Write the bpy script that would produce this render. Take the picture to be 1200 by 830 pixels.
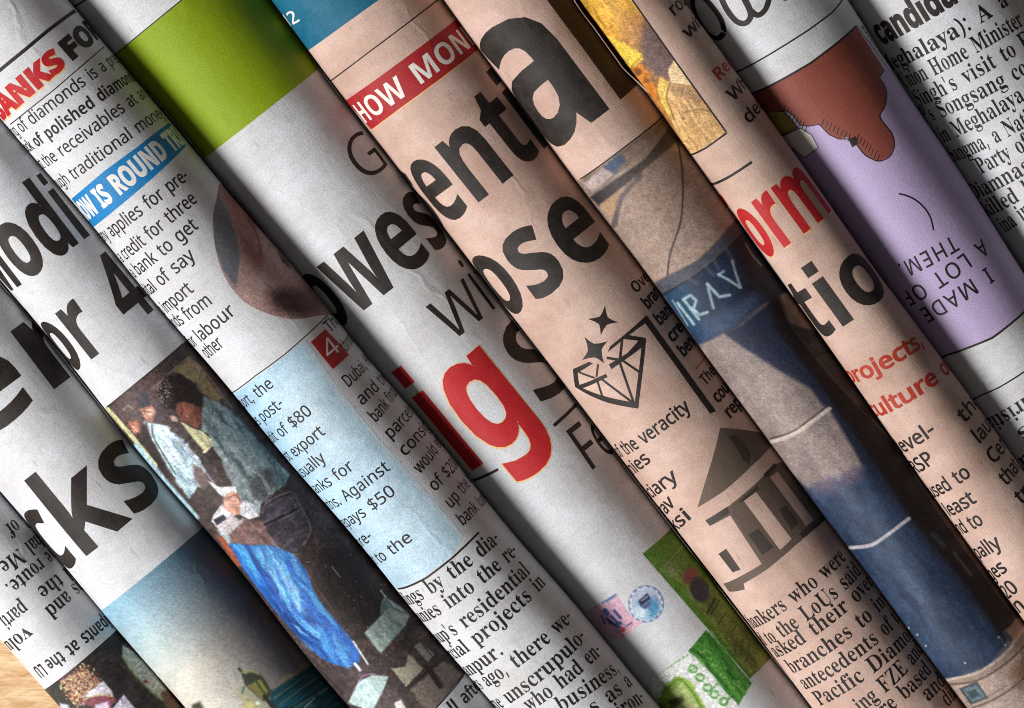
import bpy, math, random
import numpy as np
from mathutils import Vector, Matrix
from mathutils.geometry import delaunay_2d_cdt

# ------------------------------------------------------------------ scene clearing
for o in list(bpy.data.objects):
    bpy.data.objects.remove(o)
scene = bpy.context.scene
C = scene.collection
rng = np.random.default_rng(7)
random.seed(7)

# All measurements are in "sheet units" of a quarter millimetre; S turns them into metres.
S = 0.00025
FOCAL = 6000.0                       # camera distance = focal length, in sheet units
FRAME_W, FRAME_H = 1200.0, 830.0
PLANE_Z = 90.0                       # height of the roll axes above the table

# ------------------------------------------------------------------ camera (long macro lens, 5 degrees off the vertical)
TILT = math.radians(4.5)
_d = np.array([0.62, -0.785])
CAM_F = np.array([math.sin(TILT) * _d[0], math.sin(TILT) * _d[1], -math.cos(TILT)])
_rot = Vector((0, 0, -1)).rotation_difference(Vector(CAM_F)).to_matrix()
CAM_R = np.array(_rot @ Vector((1, 0, 0)))
CAM_U = np.array(_rot @ Vector((0, 1, 0)))
CAM_O = np.array([0, 0, PLANE_Z]) - CAM_F * FOCAL
cam_data = bpy.data.cameras.new('camera')
cam_data.sensor_width = 36.0
cam_data.lens = 36.0 * FOCAL / FRAME_W
cam_data.clip_start = 0.05
cam_data.clip_end = 50.0
cam = bpy.data.objects.new('camera', cam_data)
C.objects.link(cam)
cam.matrix_world = Matrix.Translation(Vector(CAM_O * S)) @ _rot.to_4x4()
scene.camera = cam

# ------------------------------------------------------------------ light: one soft studio lamp low on the left, dim warm room
world = bpy.data.worlds.new('World')
scene.world = world
world.use_nodes = True
world.node_tree.nodes['Background'].inputs[0].default_value = (1.0, 0.96, 0.92, 1)
world.node_tree.nodes['Background'].inputs[1].default_value = 0.05


def area_lamp(name, toward, dist, size, power, colour):
    ld = bpy.data.lights.new(name, 'AREA')
    ld.shape = 'DISK'
    ld.size = size
    ld.energy = power
    ld.color = colour
    lo = bpy.data.objects.new(name, ld)
    C.objects.link(lo)
    v = Vector(toward).normalized()
    lo.location = v * dist
    lo.rotation_euler = v.to_track_quat('Z', 'Y').to_euler()
    return lo


_az = np.array([-0.79, -0.61])       # from the left, across the rolls
_el = math.radians(38)
area_lamp('key_softbox', (_az[0] * math.cos(_el), _az[1] * math.cos(_el), math.sin(_el)), 1.9, 0.8, 57, (1.0, 0.99, 0.97))
area_lamp('top_softbox', (-0.25, 0.15, 1.0), 2.2, 0.9, 2, (1.0, 0.95, 0.9))

scene.view_settings.view_transform = 'Standard'
scene.view_settings.look = 'None'
scene.view_settings.exposure = 0.0
scene.view_settings.gamma = 1.0
scene.render.engine = 'CYCLES'
scene.cycles.max_bounces = 6
scene.cycles.diffuse_bounces = 3
scene.cycles.pixel_filter_type = 'BLACKMAN_HARRIS'
scene.cycles.filter_width = 1.0
scene.cycles.use_denoising = True
scene.cycles.denoiser = 'OPENIMAGEDENOISE'
scene.cycles.denoising_input_passes = 'RGB_ALBEDO_NORMAL'
scene.cycles.denoising_prefilter = 'ACCURATE'

GLYPH_DIGITS = '#$%&()*+,-./0123456789:;<=>?@ABCDEFGHIJKLMNOPQRSTUVWXYZ[]^_`abcdefghijklmnopqrstuvwxyz{|}~'
GLYPHS = {
 'R': {
  'A': "-I(T(T*`.%+>.%-H(T,c(T,(*8)s*8)9(T!*.*o+o*o+8,O+2,d+)-(*{-?*p,o*f,O",
  'B': "-Q)=(T)=.#*o.#+f-v,F-b,a-K,p-,,u,^,o,6,^+o,@+X+r+K+r+G,6+@,P+6,f+%,w*j-)*N-,*,-&)],q);,X(y+|(^+6(T!){+`*{+`+V+e+x+t,0,4,6,V,/,y+s-7+N-D*r-H){-H!){)/+*)/+a)5,+)H,>)f,D*1,=*S,**o+_+&+%+-){+-",
  'C': "-D+Q(M*g(U*/(m)])8)=)j)+*N)$+<),,))?,e)a->*6-d*p-{+[.*,J-|-0-g,p-3,>-E+{-K+[-M++-G*Z-6*9,r)y,K)k+u)f+<)j*])x*-*6)_*V)A+&)0+Z)*+z),,>)0,v)=,v(b,Z(X,=(R+w(N",
  'D': "..)=(T)=.#*z.#+f-v,F-b,v-?-@,k-V,/-^+@-V*N-@)j,t)9,A(p+]([*l(T!){)0*d)0+Q)7,/)N,V)u,o*R,v+>,q+z,a,P,F,t+{-4+N-C*q-H){-H",
  'E': ",j)=(T)=.#,A.#,A-F){-F){+b,5+b,5+,){+,){)1,A)1,A(T",
  'F': ",Q)=(T)=.#,A.#,A-F){-F){+M,4+M,4*p){*p){(T",
  'G': ".-+[(M*o(U*5(l)a)7)?)i),*M)$+<),,*)C,g)h-?*?-e+$-|+n.*,=.(,c-|-,-s-M-g-6-2,t-<,T-E,4-K+k-M+5-G*a-6*<,r)z,K)j+u)e+<)j*_)x*/*6)a*Y)B+.)0+j)*,F)-,p)5,p*l+^*l+^+I-S+I-S(g-,([,^(S,2(O",
  'H': ".6)=(T)=.#){.#){+b,h+b,h.#-L.#-L(T,h(T,h+,){+,){(T",
  'I': "+0(p(T(p(x)O),)O-K(p-Y(p.#*m.#*m-Y*4-K*4),*m(x*m(T",
  'J': "*[(Q&,(5&/&y&5&y&i(6&d(P&b(a&d(q&i)%&r)0(()7(<):(W):.#)w.#)w([)o&x)T&M),&5",
  'K': "-<)=(T)=.#){.#){+?*K+n*u,B,F.#-4.#+%+[-<(T,M(T*S+1){*_){(T",
  'L': ",T)=(T)=.#){.#){)2,C)2,C(T",
  'M': "/M)=(T)=.#*>.#+{)S,$)S-d.#.e.#.e(T.((T.(+t.*,a.--@.*-@,:(T+b(T)t-@)q-@)u,a)v+p)v(T",
  'N': ".B)=(T)=.#*+.#,|)O-%)O-#)p,{*F,z*v,z.#-Y.#-Y(T,l(T)s-*)q-*)t,H)v+X)v(T",
  'O': ".Q+S(M*g(U*/(m)])9)=)l)+*O)$+=)+,*)=,g)]-?*/-e*h-|+S.+,=-|,u-e-G-@-g,g-z,*.(+<-z*O-g)k-G)9,u(m,=(U!+S)*,,)/,T)A,s)_-6*C-@+<-6,5,s,s,T-7,--H+S-N*{-H*R-7*3,s)o,5)f+<)o*C*3)_*Q)A*z)/",
  'P': "-2)=(T)=.#*e.#+^-s,=-W,U-;,d,q,i,F,e+y,V+T,>+5+s*u+A*e*Y*`){*`){(T!){+:*R+:+6+@+a+Q+z+o,*,D+{,m+e-1+>-B*`-H){-H",
  'Q': ".Q,i&:+d(N+Z(M+S(M*g(U*/(m)])9)=)l)+*O)$+=)+,*)=,g)]-?*/-e*h-|+S.+,=-|,u-e-G-@-g,g-z,*.(+<-x*C-])W-A)2,w(n,L(Y-h&:!+S)*,,)/,T)A,s)_-6*C-@+<-6,5,s,s,T-7,--H+S-N*{-H*R-7*3,s)o,5)f+<)o*C*3)_*Q)A*z)/",
  'R': "->)=(T)=.#*j.#+`-t,=-Z,U-?,d,v,i,K,f,(,Z+d,J+L,6+;+y+-+a*|-4(T,E(T+)*k){*k){(T!){+E*j+E+D+K+h+]+|+z,*,H+|,r+f-3+A-B*g-G){-G",
  'S': ",f*J(M)|(O)W(S)8([(w(e(w)F)9)<)Z)2*&),*M)*+#)/+E)>+Z)W+b)x+_*5+W*G+I*V+4*e*p*t*H+*)k+B)D+a),,.)#,a))-,)8-I)O-c)o-t*;.&*f.*+3.(+V-|+v-s,:-h,&-4+I-F++-K*e-M*=-H)y-:)h-#)b,`)e,I)l,7)z,(*4+s*O+f*s+W+A+G+c+5+|*{,6*d,A*G,E*#,@)U,1)4+p(r+8(V",
  'T': ",j*@(T*@-F([-F([.#,c.#,c-F+$-F+$(T",
  'U': "./+?(M*a(S*3(d)h)%)M)J)>)v)8*O)8.#)v.#)v*M*$)r*<)J*d)2+B)*+|)2,I)L,`)u,g*M,g.#-J.#-J*M-E)w-6)L,u)(,P(e+z(S",
  'V': "-/*O(T(T.#);.#*O*P*b)r*n)?*{)r+4*Q,G.#-/.#+4(T",
  'W': "/^*+(T(].#)C.#*6*`*D)|*M)E*W*%*g*c+d.#,I.#-I*a-Y)|-d)E-n)|-|*`.n.#/T.#.,(T-G(T,B,.,7,U,.,y,*-5+|,i+l,,*i(T",
  'X': "-%(W(T*F+F(b.#)L.#*j+p,0.#,p.#+3+G,|(T,6(T*h*u)>(T",
  'Y': ",q*D(T*D*[(T.#)>.#*c+@,/.#,q.#+(*_+((T",
  'Z': ",u(o(T(o)*+c-F(w-F(w.#,S.#,S-N)`)2,Z)2,Z(T",
  'a': ",n*4(M)a(T);(h(|)0(t)a)$*8)E*[)|*s*p*|+U+$+U+:+P+b+A+z+*,.*c,2*G,0*,,*)U+p)C,C)],O){,Y*C,a*f,c+G,[+p,E,.+y,6+A,6(T+d(T+X)/+U)/+=(n+#([*^(Q!*B)$*m)++6)>+L)_+T*4+T*T*x*R*>*K)s*<)_*%)X)`)^)E)k)3*()(",
  'b': "-9+0(M*b(Q*B(^**(o)q)*)l)*)`(T)5(T)5.B)q.B)q,w)p,L)n,,)q,,**,A*B,S*b,_+0,c+Y,^,$,M,C,3,Z+h,i+9,m*X,i)x,Z)I,C)#,$(c+Y(S!+&)%+Q)/+p)J,))v,/*Y,)+<+p+h+P,(+%,1*M,)*.+i)w+>)q*Z)q*W)w)v*.)J*M)/",
  'c': ",6*n(M*@(R)r(b)O({)6)E)%)u(z*V)%+:)7+k)Q,6)t,O*D,_*s,d+5,b+O,^+g,W+y,O+g+w+@,*+,,.*q,/*B,%)z+f)f+:)_*W)f)v)y)K*@)1*n)(+1)*+I).+s)=+s(b+`(X+J(R+2(O",
  'd': "-9*^(M*3(R)h(c)I)#)3)H)$)x(z*W)$+8)3+h)J,3)i,N*4,^*^,d++,`+J,S+c,B+v,.+z,.+x,G+v,d+v.B,X.B,X(T,((T+y),+v),+c(p+J(^++(Q!*g)%+?).+_)F+q)n+w*L+w*W+q+:+`+g+@,)*f,2*<,()w+e)e+7)_*V)e)v)w)J*<)/",
  'e': ",p*w(M*F(R)u(c)Q)#)7)H)%)w(z*U)%+4)5+d)M,0)m,L*;,^*i,d+;,_+a,O,$,6,;+o,H+F,M*q,M*M)_*M)h)p*$)H*I)0*z)(+A))+_).+z)6,<)A,<(f+z(Z+_(S+A(O!)`+#+h+#+b+M+R+o+6,+*h,2*B,,*$+p)j+O",
  'f': "+3)E(T)E,.(_,.(_,J)E,_)E,t)M-W)e.&*1.>*c.F+1.B+P.:+@-d+(-k*d-n*I-i*7-Z*,-@*(,t*(,]++,]++,.*(,.*((T",
  'g': "-9*h%d)x%j)=%{)=&X)z&C*k&<+<&C+[&W+p&x+w(I+w(W+w(p+y),+v),+X(f+3(S*^(M*2(S)g(d)H)%)+)b(z*W)++L)H,0)g,L*2,^*^,d+&,`+E,U+`,D+w,,+z,,,),],X,],X(N,N&c,1&2+k%u+A%h!*g)%+=)-+^)C+q)j+w*I+w*W+q+?+^+j+<,)*f,1*=,()x+f)e+9)_*W)e)u)x)I*=).",
  'h': "-;)5(T)5.B)q.B)q,^)n,*)r,**-,B*H,T*h,_+1,c+l,Z,<,C,T+s,^+6,^(T+{(T+{+2+v+X+g+t+M,,+*,1*O,)*/+h)w+>)q*_)q(T",
  'i': "*Q)S-@)F-B):-I)3-U)0-f)3-w):.*)F.1)S.3)a.1)l.*)t-w)w-f)t-U)l-I)a-B!)5(T)5,])q,])q(T",
  'j': "*Q)S-@)F-B):-I)3-U)0-f)3-w):.*)F.1)S.3)a.1)l.*)t-w)w-f)t-U)l-I)a-B!(d%d(E%f(/%l(/&C(D&>([&<(p&?)&&H)2&Y)5&u)5,])q,])q&w)k&I)X&&)9%k",
  'k': ",[)5(T)5.B)q.B)q+@)p+#)n*^)q*^*#*n*4+)*B+:+^,],K,]*j*s,U(T+f(T*@*L)q*()q(T",
  'l': "*Q)5(T)5.B)q.B)q(T",
  'm': "/a)5(T)5,])f,])n,+)r,+*-,D*F,U*e,`++,d+^,],*,H,A,%,D,%,Z,A,w,T->,`-a,d.=,[.d,C.{+t/*+6/*(T.G(T.G+4.?+d.&,(-V,1-),),d+l,R+F,M*l,M(T+k(T+k+4+c+d+I,(*y,1*J,)*-+h)v+>)q*`)q(T",
  'n': "-;)5(T)5,])f,])n,+)r,+*.,D*I,U*j,`+2,d+l,[,<,C,T+t,^+6,^(T+{(T+{+2+v+X+g+t+M,,+*,1*O,)*/+h)w+>)q*`)q(T",
  'o': "-2*o(M*A(S)r(d)P)%)6)K)%)z(z*Y)%+8)5+g)N,2)q,M*@,^*q,d+F,^+o,M,8,2,Q+g,b+8,g*Y,b){,R)K,9)%+p(d+F(S!*p)%+G)0+h)L+|)x,)*Y+|+:+h+f+G,(*p,1*?,()x+f)e+:)_*Y)e)x)x)L*@)0",
  'p': "-9)5%d)5,])f,])n,+)q,+*+,A*B,S*b,`+0,d+Z,_,$,N,C,4,Z+i,i+:,m*Y,i)y,Z)J,C)$,$(c+Y(S+0(M*c(Q*C(^*+(o)q)*)m)*)p(f)q(G)q%d!+&)%+E)++^)8+p)N,$)k,,*3,/*Y,)+9+p+e+Q,(+%,1*O,)*0+k)x+C)q*e)q*Y)w)w*.)J*M)/",
  'q': "-9+v%d+v(M+w(j+y),+u),+c(p+J(^+*(Q*[(M*3(R)h(c)J)#)3)H)$)x(z*W)%+8)3+h)J,3)i,N*4,^*^,d+,,`+K,S+d,A+w,++y,+,),],X,],X%d!*h)%+>).+_)E+p)m+w*K+w*W+q+;+`+g+?,)*f,2*;,()w+e)e+7)_*V)e)v)w)J*<)/",
  'r': "+b)5(T)5,])f,])m+s)p+s*+,6*D,M*c,^+-,d+C,c+W,`+P,(+=,,+),-*g,)*M+w*7+e*&+L)u+.)q*e)q(T",
  's': ",6*8(M)n(O)O(S)5([(x(e(x)B)S).)s)&*9)$*a))*{)3+1)D+6)Z+5)h+/)s+$*$*m*0*6*H)R*d)<*s),++({+@(w+[)(,,)D,J)p,]*M,d*n,b+3,]+N,U+i,K+T+u+#,,*d,1*I,2*),/)k,&)[+r)W+`)Y+Q)`+E)l+;*$+1*[*s*|*f+>*X+S*I+d*7+m){+p)`+g)1+I(i*t(T",
  't': "+>*K(M*0(P)p(W)Z(e)I(z)=)>):)f):,.(`,.(`,K):,c)R-W)v-W)v,]+-,]+-,.)v,.)v)g)z)I*-)5*?)**U)%*r)(+0)-+0(X*n(P",
  'u': "-;*](M)|(U)R(n)9)=)1)y)1,])n,])n*#)s)W*))<*B),*f)%+?)/+a)H+r)r+x*Q+x,],Z,],Z(T,*(T+z),+w),+b(l+F(Z+%(Q",
  'v': ",I*,(T(T,]);,]*0*8*;)p*F)L*M)0*O)0*W)M*c)q*n*8+c,],I,]*q(T",
  'w': ".T)g(U([,^)A,^)s*M*()k*2)9*4)9*;)U*C)z*M*B+4,^+v,^,[*B,j)i,t):,v):-&)i-6*M-i,^.L,^-@(U,S(U+n*p+_+N+U+x+R+x+I+N+:*p*Q(U",
  'x': ",W(a(T*2*](g,])Q,]*V+,+Z,],D,]*y*],K(T+a(T*V*4)K(T",
  'y': ",K)4%d(q%e([%i([&?(n&=)+&;)G&@)^&M)o&b)|&|*6(S(U,])<,]*2*?*D)e*P)5*S)5*`)b*s*@+d,],K,]*`&{*J&L*/&))d%k",
  'z': ",0(o(T(o(|+(,.({,.({,]+j,]+j,0)Z)*+n)*+n(T",
  '0': ",u*d(M*2(U)c(k)D)7)&*-(v+<(z,-)-,j)A-B)`-g*0.#*d.++=.#+f-g,,-B,I,L,S+<,O*M,C)i,.)7+i(l+?(U!*d)(+,)-+E)=+X)X+k*>+p+<+k,:+X,y+E-;+,-K*d-Q*C-K*)-;)p,y)_,:)X+<)_*>)p)Y*))=*C)-",
  '1': ",u*Y(T*Y,C*Y,r*[->*H-,*2,r)W,G)8,p*b.#+:.#+:(T",
  '2': ",u(u(T(u)-*B*T+&+<+=+X+M+u+V,8+Y,W+S,{+B-;+&-K*^-P*<-M)x-D)]-5)A,{({-J)@-a)c-s*1.%*^.*+A-{+p-a,4-8,>,[,:,6,.+m+u+L+[+,*t*?)h)4)h)2,Q)2,Q(T",
  '3': ",u*F(M){(O)X(S)8([(s(h(s)G):)9)[)/*%))*G)&+%)-+L)@+b)_+i*.+`*T+E*o*s+$*:+*)d+*)d+^*:+^*o+d+<+w+S,:+[,`+U-%+C-=+&-L*[-Q*7-N)r-E)U-8):-((v-Q):-d)]-t*-.&*[.*+D-{+s-b,6-;,?,d,8,8,#+o+^+W+4+I+4+F+g+9,2*{,G*W,N*,,I)^,:):+{(v+V(`+((R",
  '4': ",u+@(T+@)j(c)j(c*C+<.%+z.%+z*F,h*F,h)j+z)j+z(T!)D*F+@*F+@,-+A,i+C-?+@-?+3-#+#,d",
  '5': ",u*K(M*&(O)^(T)?(])%(h)%)G)A):)b)0*+)**K)(*|).+I)A+b)b+j*7+c*b+M+&+&+:*I+@)w+=)O+6)2+I)D.#,,.#,,-F)w-F)l+l*2+p*^+s+G+j+{+M,:+1,I*h,N*=,I)h,9)@+x(y+S(a+&(R",
  '6': ",u*m(M*A(S)s(e)P)))7)R)%*/(z*r(|+L)*,&)7,V)K-))i-N*6-k*h.#+M.*+m.),0.#,0-J+m-P+N-R*|-N*Y-B*=-0*(,q)r,S)g,2)a+g)]+@)a+@)t+V*3+i*R+u*{+y+Z+p,.+R,K+#,U*>,J)S,+(y+f(a+@(R!*l)&+:).+X)B+m)f+s*>+m*h+[+/+>+C*n+J*P+G*6+=){+.)k*u)a*`)^*J)a*-)i)i)w)N*2)9*L),",
  '7': ",u)W(T+m-F(s-F(s.#,S.#,S-N*@(T",
  '8': ",u*f(M)z(V)G(p)&)@(v)w(y*=)+*W);*o)O+))h+9*(+G)a+^)E+x)2,@),,i)1-2)?-N)U-e)s-v*=.&*d.*+E-|+t-f,9-A,C,h,@,L,7,5,(+z+n+h+X+X+@+J+]+;+w+*,3*p,D*Y,O*?,S)y,H)B,((r+N(V!*g+b+.+r+I,,+[,E+b,f+[-++I-A+.-N*d-S*A-N*%-A)m-+)g,f)j,O)s,<*(,,*:+x!*e)#+7)*+W);+k)V+r)y+k*@+U*Z+5*p*e+**Y+.*2*s)o*[)]*?)W)w)^)V)q);*7)*",
  '9': ",u*$(M)_(O)A(T)A).)])(*#)%*O)**r)5+5)G+J)`+Y*#+e*E+k*j+n+7+j+7+W*{+?*i*x*[*O*W)p*b)D+$)&+S(w,8({,h)1-7)H-W)g-p*3.$*`.*+2.#+Y-l+{-N,<-$,L,H,Q+`,O++,H*Q,;)z,&)N+d)*+<(f*d(S!*]+.*{+1+<+;+Q+J+a+]+k+q+n,.+l,J+c,h+T-)+@->+%-L*`-Q*9-J)t-5)`,k)X,9)_+i)p+H*3+4",
  '.': "*X)U(K)F(M)8(U)/(d),(y)/)5)8)C)F)K)U)M)g)K)t)C*$)5*((y*$(d)t(U)g(M",
  ',': "*X(q&U)+(Q)9)J)y)J*$)C)s(v)e(L)C&U",
  '-': "+#(p*>(p*s*b*s*b*>",
  '(': "*n){&B)M())/(q(v)e(p*](v+U)/,J)M-;){.#*Y.#*0-9)k,H)Y+T)S*^)Y)i)k(u*0(,*Y&B",
  ')': "*n(j&B):(,)W(u)j)i)p*^)j+T)W,H)9-9(i.#)H.#)u-;*;,J*M+U*S*]*M)e*;(q)u())H&B",
  '$': ",u*N(-*N(v*)(x)_(|)>)*)%)3)%)m)@)c)a)Y*+)S*N)Q*N+()m+=)E+V)-+x)%,I).,v)H-?)r-U*N-`*N.B*z.B*z-`+C-^+c-X,?-F,-,n+V-#*z-,*z+U+J+H+l+:,-+*,?*o,K*V,O*8,F)f,,)D+Y),*z(y*z(-!*N+e*N-+*.-$)r,s)e,c)`,N)d,6)p,$*,+p!*z)T+C)[+[)g+i)x+n*4+j*J+^*Z+F*h*z*s",
  ':': "*X)U+c)F+f)8+n)/+|),,8)/,M)8,[)F,d)U,f)g,d)t,[*$,M*(,8*$+|)t+n)g+f!)U(K)F(M)8(U)/(d),(y)/)5)8)C)F)K)U)M)g)K)t)C*$)5*((y*$(d)t(U)g(M",
  "'": "*;)5,%)(.#)h.#)Z,%",
  '’': "-/)<(T)<.#,G.#,G(T!)_(w,%(w,%-Y)_-Y",
  ';': "*X)T+c)D+f)7+n).+|)+,8).,M)7,[)D,d)T,f)e,d)s,[)|,M*%,8)|+|)s+n)e+f!(j&U(w(4)*(o)3)J)s)J)x)C)_(L)=&U",
  '/': "+F([(T*^.#+?.#)<(T",
  '@': "/H+p&q+$&y*?(6)f(Z)A)3)*)q(|*a)(+D)6,#)N,V)p-)*@-K*q-g+Q-w,8.#,{-u-]-`.5-<.Z,e.r,).z+<.x*v.s*W.j*;.]){.K)e.8)T-y)I-^)E-A)J-,)W,w)k,o*(,l*(,])j,G)V,-)I+e)E+7)N*n)h*X*7*Q*k*V+<*d+a*y,&+<,>+`,L,0,Q,M,P,k,L->,A-8*j-7*X-7*Q-:*4-C){-Q)s-b)p-u)t.,*(.9*<.B*V.H*u.J+<.D+w.1,N-l,u-C-8,n-I,8-O+I-G*g-0*8,c)p,1)Z+M)S*c)Y*$)l)J*0({*X(]+2(J+p(E,?(G,f(N-O(b-O(4-1(),g&y,A&s!+n)p,5)w,K*3,X*S,_+#,c+y,L,$,0,&+l+|+S+p+B+]+6+E+0+,+.*j+2*D+?**+S)u",
  '&': ".0*`(M)z(V)I(q)*)A(y)z)&*P);*u)]+:*/+V)`,2)Q,P)M,s)U-F)o-h*=.#*q.++H.#+n-i,--G,4,t,.,L+r,,+R+h+,+N,V*),g*?,s*Y-$*v--+<-j+<-^*k-N*D-;)z-#)[..(T-6(T,T)4,3(t+f(`+:(R!*a+r+*,/+A,D+N,Z+R,t+N-1+B-C+/-O*o-S*U-O*@-D*3-2*.,t*2,]*;,F*K,1!*b)*+1)-+S)8+p)G,.)Y*S+1*2*t)s*^)d*D)^)|)e)Z)w)@*;)/",
 },
 'B': {
  'A': "-l(T(T*M.%+r.%-l(T,V(T,3)o*4)o)j(T!*N*l+t*l+O,++G,H+<,l+4-3++,k*y,D*q,+",
  'B': "-`)8(T)8.#*w.#+s-v,W-b,s-J-*-+-0,Z-+,4,u+n,^+V,>+K,>+G,U+A,j+6,|+(-0*l-9*Q-<*/-6)`-&)=,f(z,-(^+<(T!*F+n+)+n+N+r+g,#+t,5+y,M+s,e+d,u+I-$+#-(*F-(!*F)P+0)P+W)T+q)c,%)w,**9,%*Q+q*e+V*r+-*v*F*v",
  'C': "-H+K(M*`(U*)(m)W)9):)k))*N(|+;)*,&)=,d)^-=*1-d*j-{+T.*+y.(,C-z,h-p-0-b,h,g,1-#+o-++T-.+0-)*k,s*S,Z*;,%*4+:*;*O*P)u*h)^+.)O+T)J+r)L,7)Q,w)d,w(g,W([,8(S+p(O",
  'D': ".5)8(T)8.#*x.#+f-v,J-b,|-?-G,k-_,/-g+@-_*N-G)j,z)9,E(p+^([*i(T!*F)P*s)P+N)V+y)j,=*1,O*^,U+>,L,+,2,[+`,x+#-(*F-(",
  'E': ",m)8(T)8.#,D.#,D-(*F-(*F+p,8+p,8*u*F*u*F)P,D)P,D(T",
  'F': ",f)8(T)8.#,C.#,C-(*E-(*E+^,7+^,7*b*E*b*E(T",
  'G': ".*+R(M*i(T*1(j)^)4)=)f))*J(|+<)*,+)@,h)e-@*=-e*|-|+n.*,;.(,b-{-,-r-L-f-*,l,l,w,P-%,3-,+n-.+C-)*y,r*[,Y*F,9*8+j*4+:*7*g*@*?*Q)x*j)_+1)O+Y)J,$)L,A)Q,A*^+>*^+>+Y-M+Y-M(j-%(^,V(U,+(O",
  'H': ".F)8(T)8.#*F.#*F+p,T+p,T.#-b.#-b(T,T(T,T*t*F*t*F(T",
  'I': "+Q(j(T(j)6)L)Q)L-&(j-B(j.#+<.#+<-B*Y-&*Y)Q+<)6+<(T",
  'J': "+*(_%x(<%z&{&%&{&|(9&w(R&u(d&w(s&|)&(-)0(<)6(S)8(s)8.#*F.#*F(t*A(;*3&h)u&F)U&0)0%|",
  'K': "-Z)8(T)8.#*F.#*F+P*Y+m*o,0,@.#-Y.#+b+W-Z(T,>(T*r*o*F*O*F(T",
  'L': ",p)8(T)8.#*F.#*F)P,Y)P,Y(T",
  'M': "/f)8(T)8.#*l.#,,)n,.)n-O.#/).#/)(T-{(T-{+/-|+d.$,C.&,l.#,l,Y(T+S(T*8,m*5,m*8,D*:+c*;++*;(T",
  'N': ".g)8(T)8.#*b.#-))u-+)u-(*`-%+I-%.#.*.#.*(T,Y(T*8,`*5,`*9+s*;+.*;(T",
  'O': ".[+W(M*i(U*/(m)[)9);)l))*O(|+=)),+);,h)[-@*/-e*i-|+X.+,G-|-(-e-T-@-t,g..,*.4+<..*O-t)k-T)9-((m,G(U!+W)K,&)O,F)_,^)w,s*Q,z+<,s,(,^,[,F,t,&-*+X-.+1-**k,t*S,[*=,(*6+<*=*Q*S)w*k)_+1)O",
  'P': "-B)8(T)8.#*{.#+Z-x,/-k,Q-T,j-6,x,j-#,>,x+n,k+H,S+&,0*f+X*T*s*O*F*O*F(T!*F+J*h+J+6+N+T+[+g+r+n,:+e,b+I,y*u-(*F-(",
  'Q': ".[,`&:+`(M+W(M*i(U*/(m)[)9);)l))*O(|+=)),+);,h)[-@*/-e*i-|+X.+,G-|-(-e-T-@-t,g..,*.4+<.,*I-p)b-J).,n(d.1&:!+W)K,&)O,F)_,^)w,s*Q,z+<,s,(,^,[,F,t,&-*+X-.+1-**k,t*S,[*=,(*6+<*=*Q*S)w*k)_+1)O",
  'R': "-W)8(T)8.#*m.#+j-t,M-X,h-<,w,q-#,D,y,$,p+c,b+L,N+9,9+)+{*v-W(T,>(T+#*]*F*]*F(T!*F+W*h+W+:+[+W+h+h,#+n,A+h,_+V,s+8-$*f-(*F-(",
  'S': ",g*K(M)[(U(t(k(t)r)c)V*.)L*S)I*t)M+0)X+<)i+@*#+9*=+$*P*`*b*:*t)o+-)[+:)I+I)9+]),+r(|,3(y,R)$,{)4-C)L-_*&-z*l.*+7.(+Z-{,$-p,I-b,(,j+E-%++-,*h-.*N-**;,y*0,j*,,U*1,>*B,-*`+u+.+b+P+O+n+=,,+(,=*i,H*L,K*),F)Y,7)7+v(t+>(W",
  'T': ",z*4(T*4-&(b-&(b.#,l.#,l-&+A-&+A(T",
  'U': ".@+H(M*f(S*5(d)h)%)K)J);)v)5*O)5.#*B.#*B*_*I*,*[)d*z)Q+K)K+v)Q,;)f,L*.,Q*`,Q.#-`.#-`*M-Y)w-I)L--)(,`(e,-(S",
  'V': "-Q*G(T(T.#)d.#*f*g*m*K*x)z+%)U+-)z+8*K+?*g,B.#-Q.#+^(T",
  'W': "/v)w(T(T.#)a.#*E+%*N*W*W*(*^)X*d*(*l*U*t*x+b.#,j.#-W*x-_*U-h*(-n)X-t*(.#*W.,+%.j.#/v.#.S(T-8(T,O+H,J+_,C,%,<,G,8,a,5,G,.,&,(+_+{+G+:(T",
  'X': "-](T(T*C+C(_.#)w.#+.,&,;.#-Q.#+k+>-](T,@(T+(*Y)j(T",
  'Y': "-?*C(T*C*[(T.#)k.#*w+g,*.#-?.#+P*`+P(T",
  'Z': ",z(e(T(e)>+B-((k-((k.#,d.#,d-:*-)P,j)P,j(T",
  'a': "-2*2(M)^(T)8(k(y)6(q)j(v*5)**R)A*i)u+$*e+.+L+0+L+@+H+Y+=+l+++v*l+y*P+w*6+q)[+^):,I)Z,W*#,b*I,i*p,k+X,c,0,J,M+{,W+@,W(T+j(T+V).+S).+;(m*{([*[(Q!*W)>*v)C+6)R+F)j+L*0+L*N+$*M*T*H*:*;*,*(*&)j**)U*4)H*D)A",
  'b': "-E+J(M+%(Q*c(]*M(l*<)#*6)#*$(T)0(T)0.B*<.B*<-#*;,S*8,3*<,3*N,H*e,Z+),f+M,j+t,e,<,T,Y,9,v+V-&*],v)b,X)%,;(d+r(S!+.)G+I)N+`)d+m*.+r*^+m+4+_+V+I+l+,+r*d+l*N+Y*A+;*<*h*<*^*@*.*L)d*c)N",
  'c': ",M*n(M*;(R)j(b)G(|).)G(x)w(s*Y(y+>)1+p)L,<)r,U*D,e*w,j+A,i+a,c+{,Z,8,Q+t+[+G+l+2+p*w+r*T+k*<+U*-+2*(*Z*-***=)b*U)M*w)G+<)I+V)O+o)Y,-)g,-(j+o(]+U(T+8(O",
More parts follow.
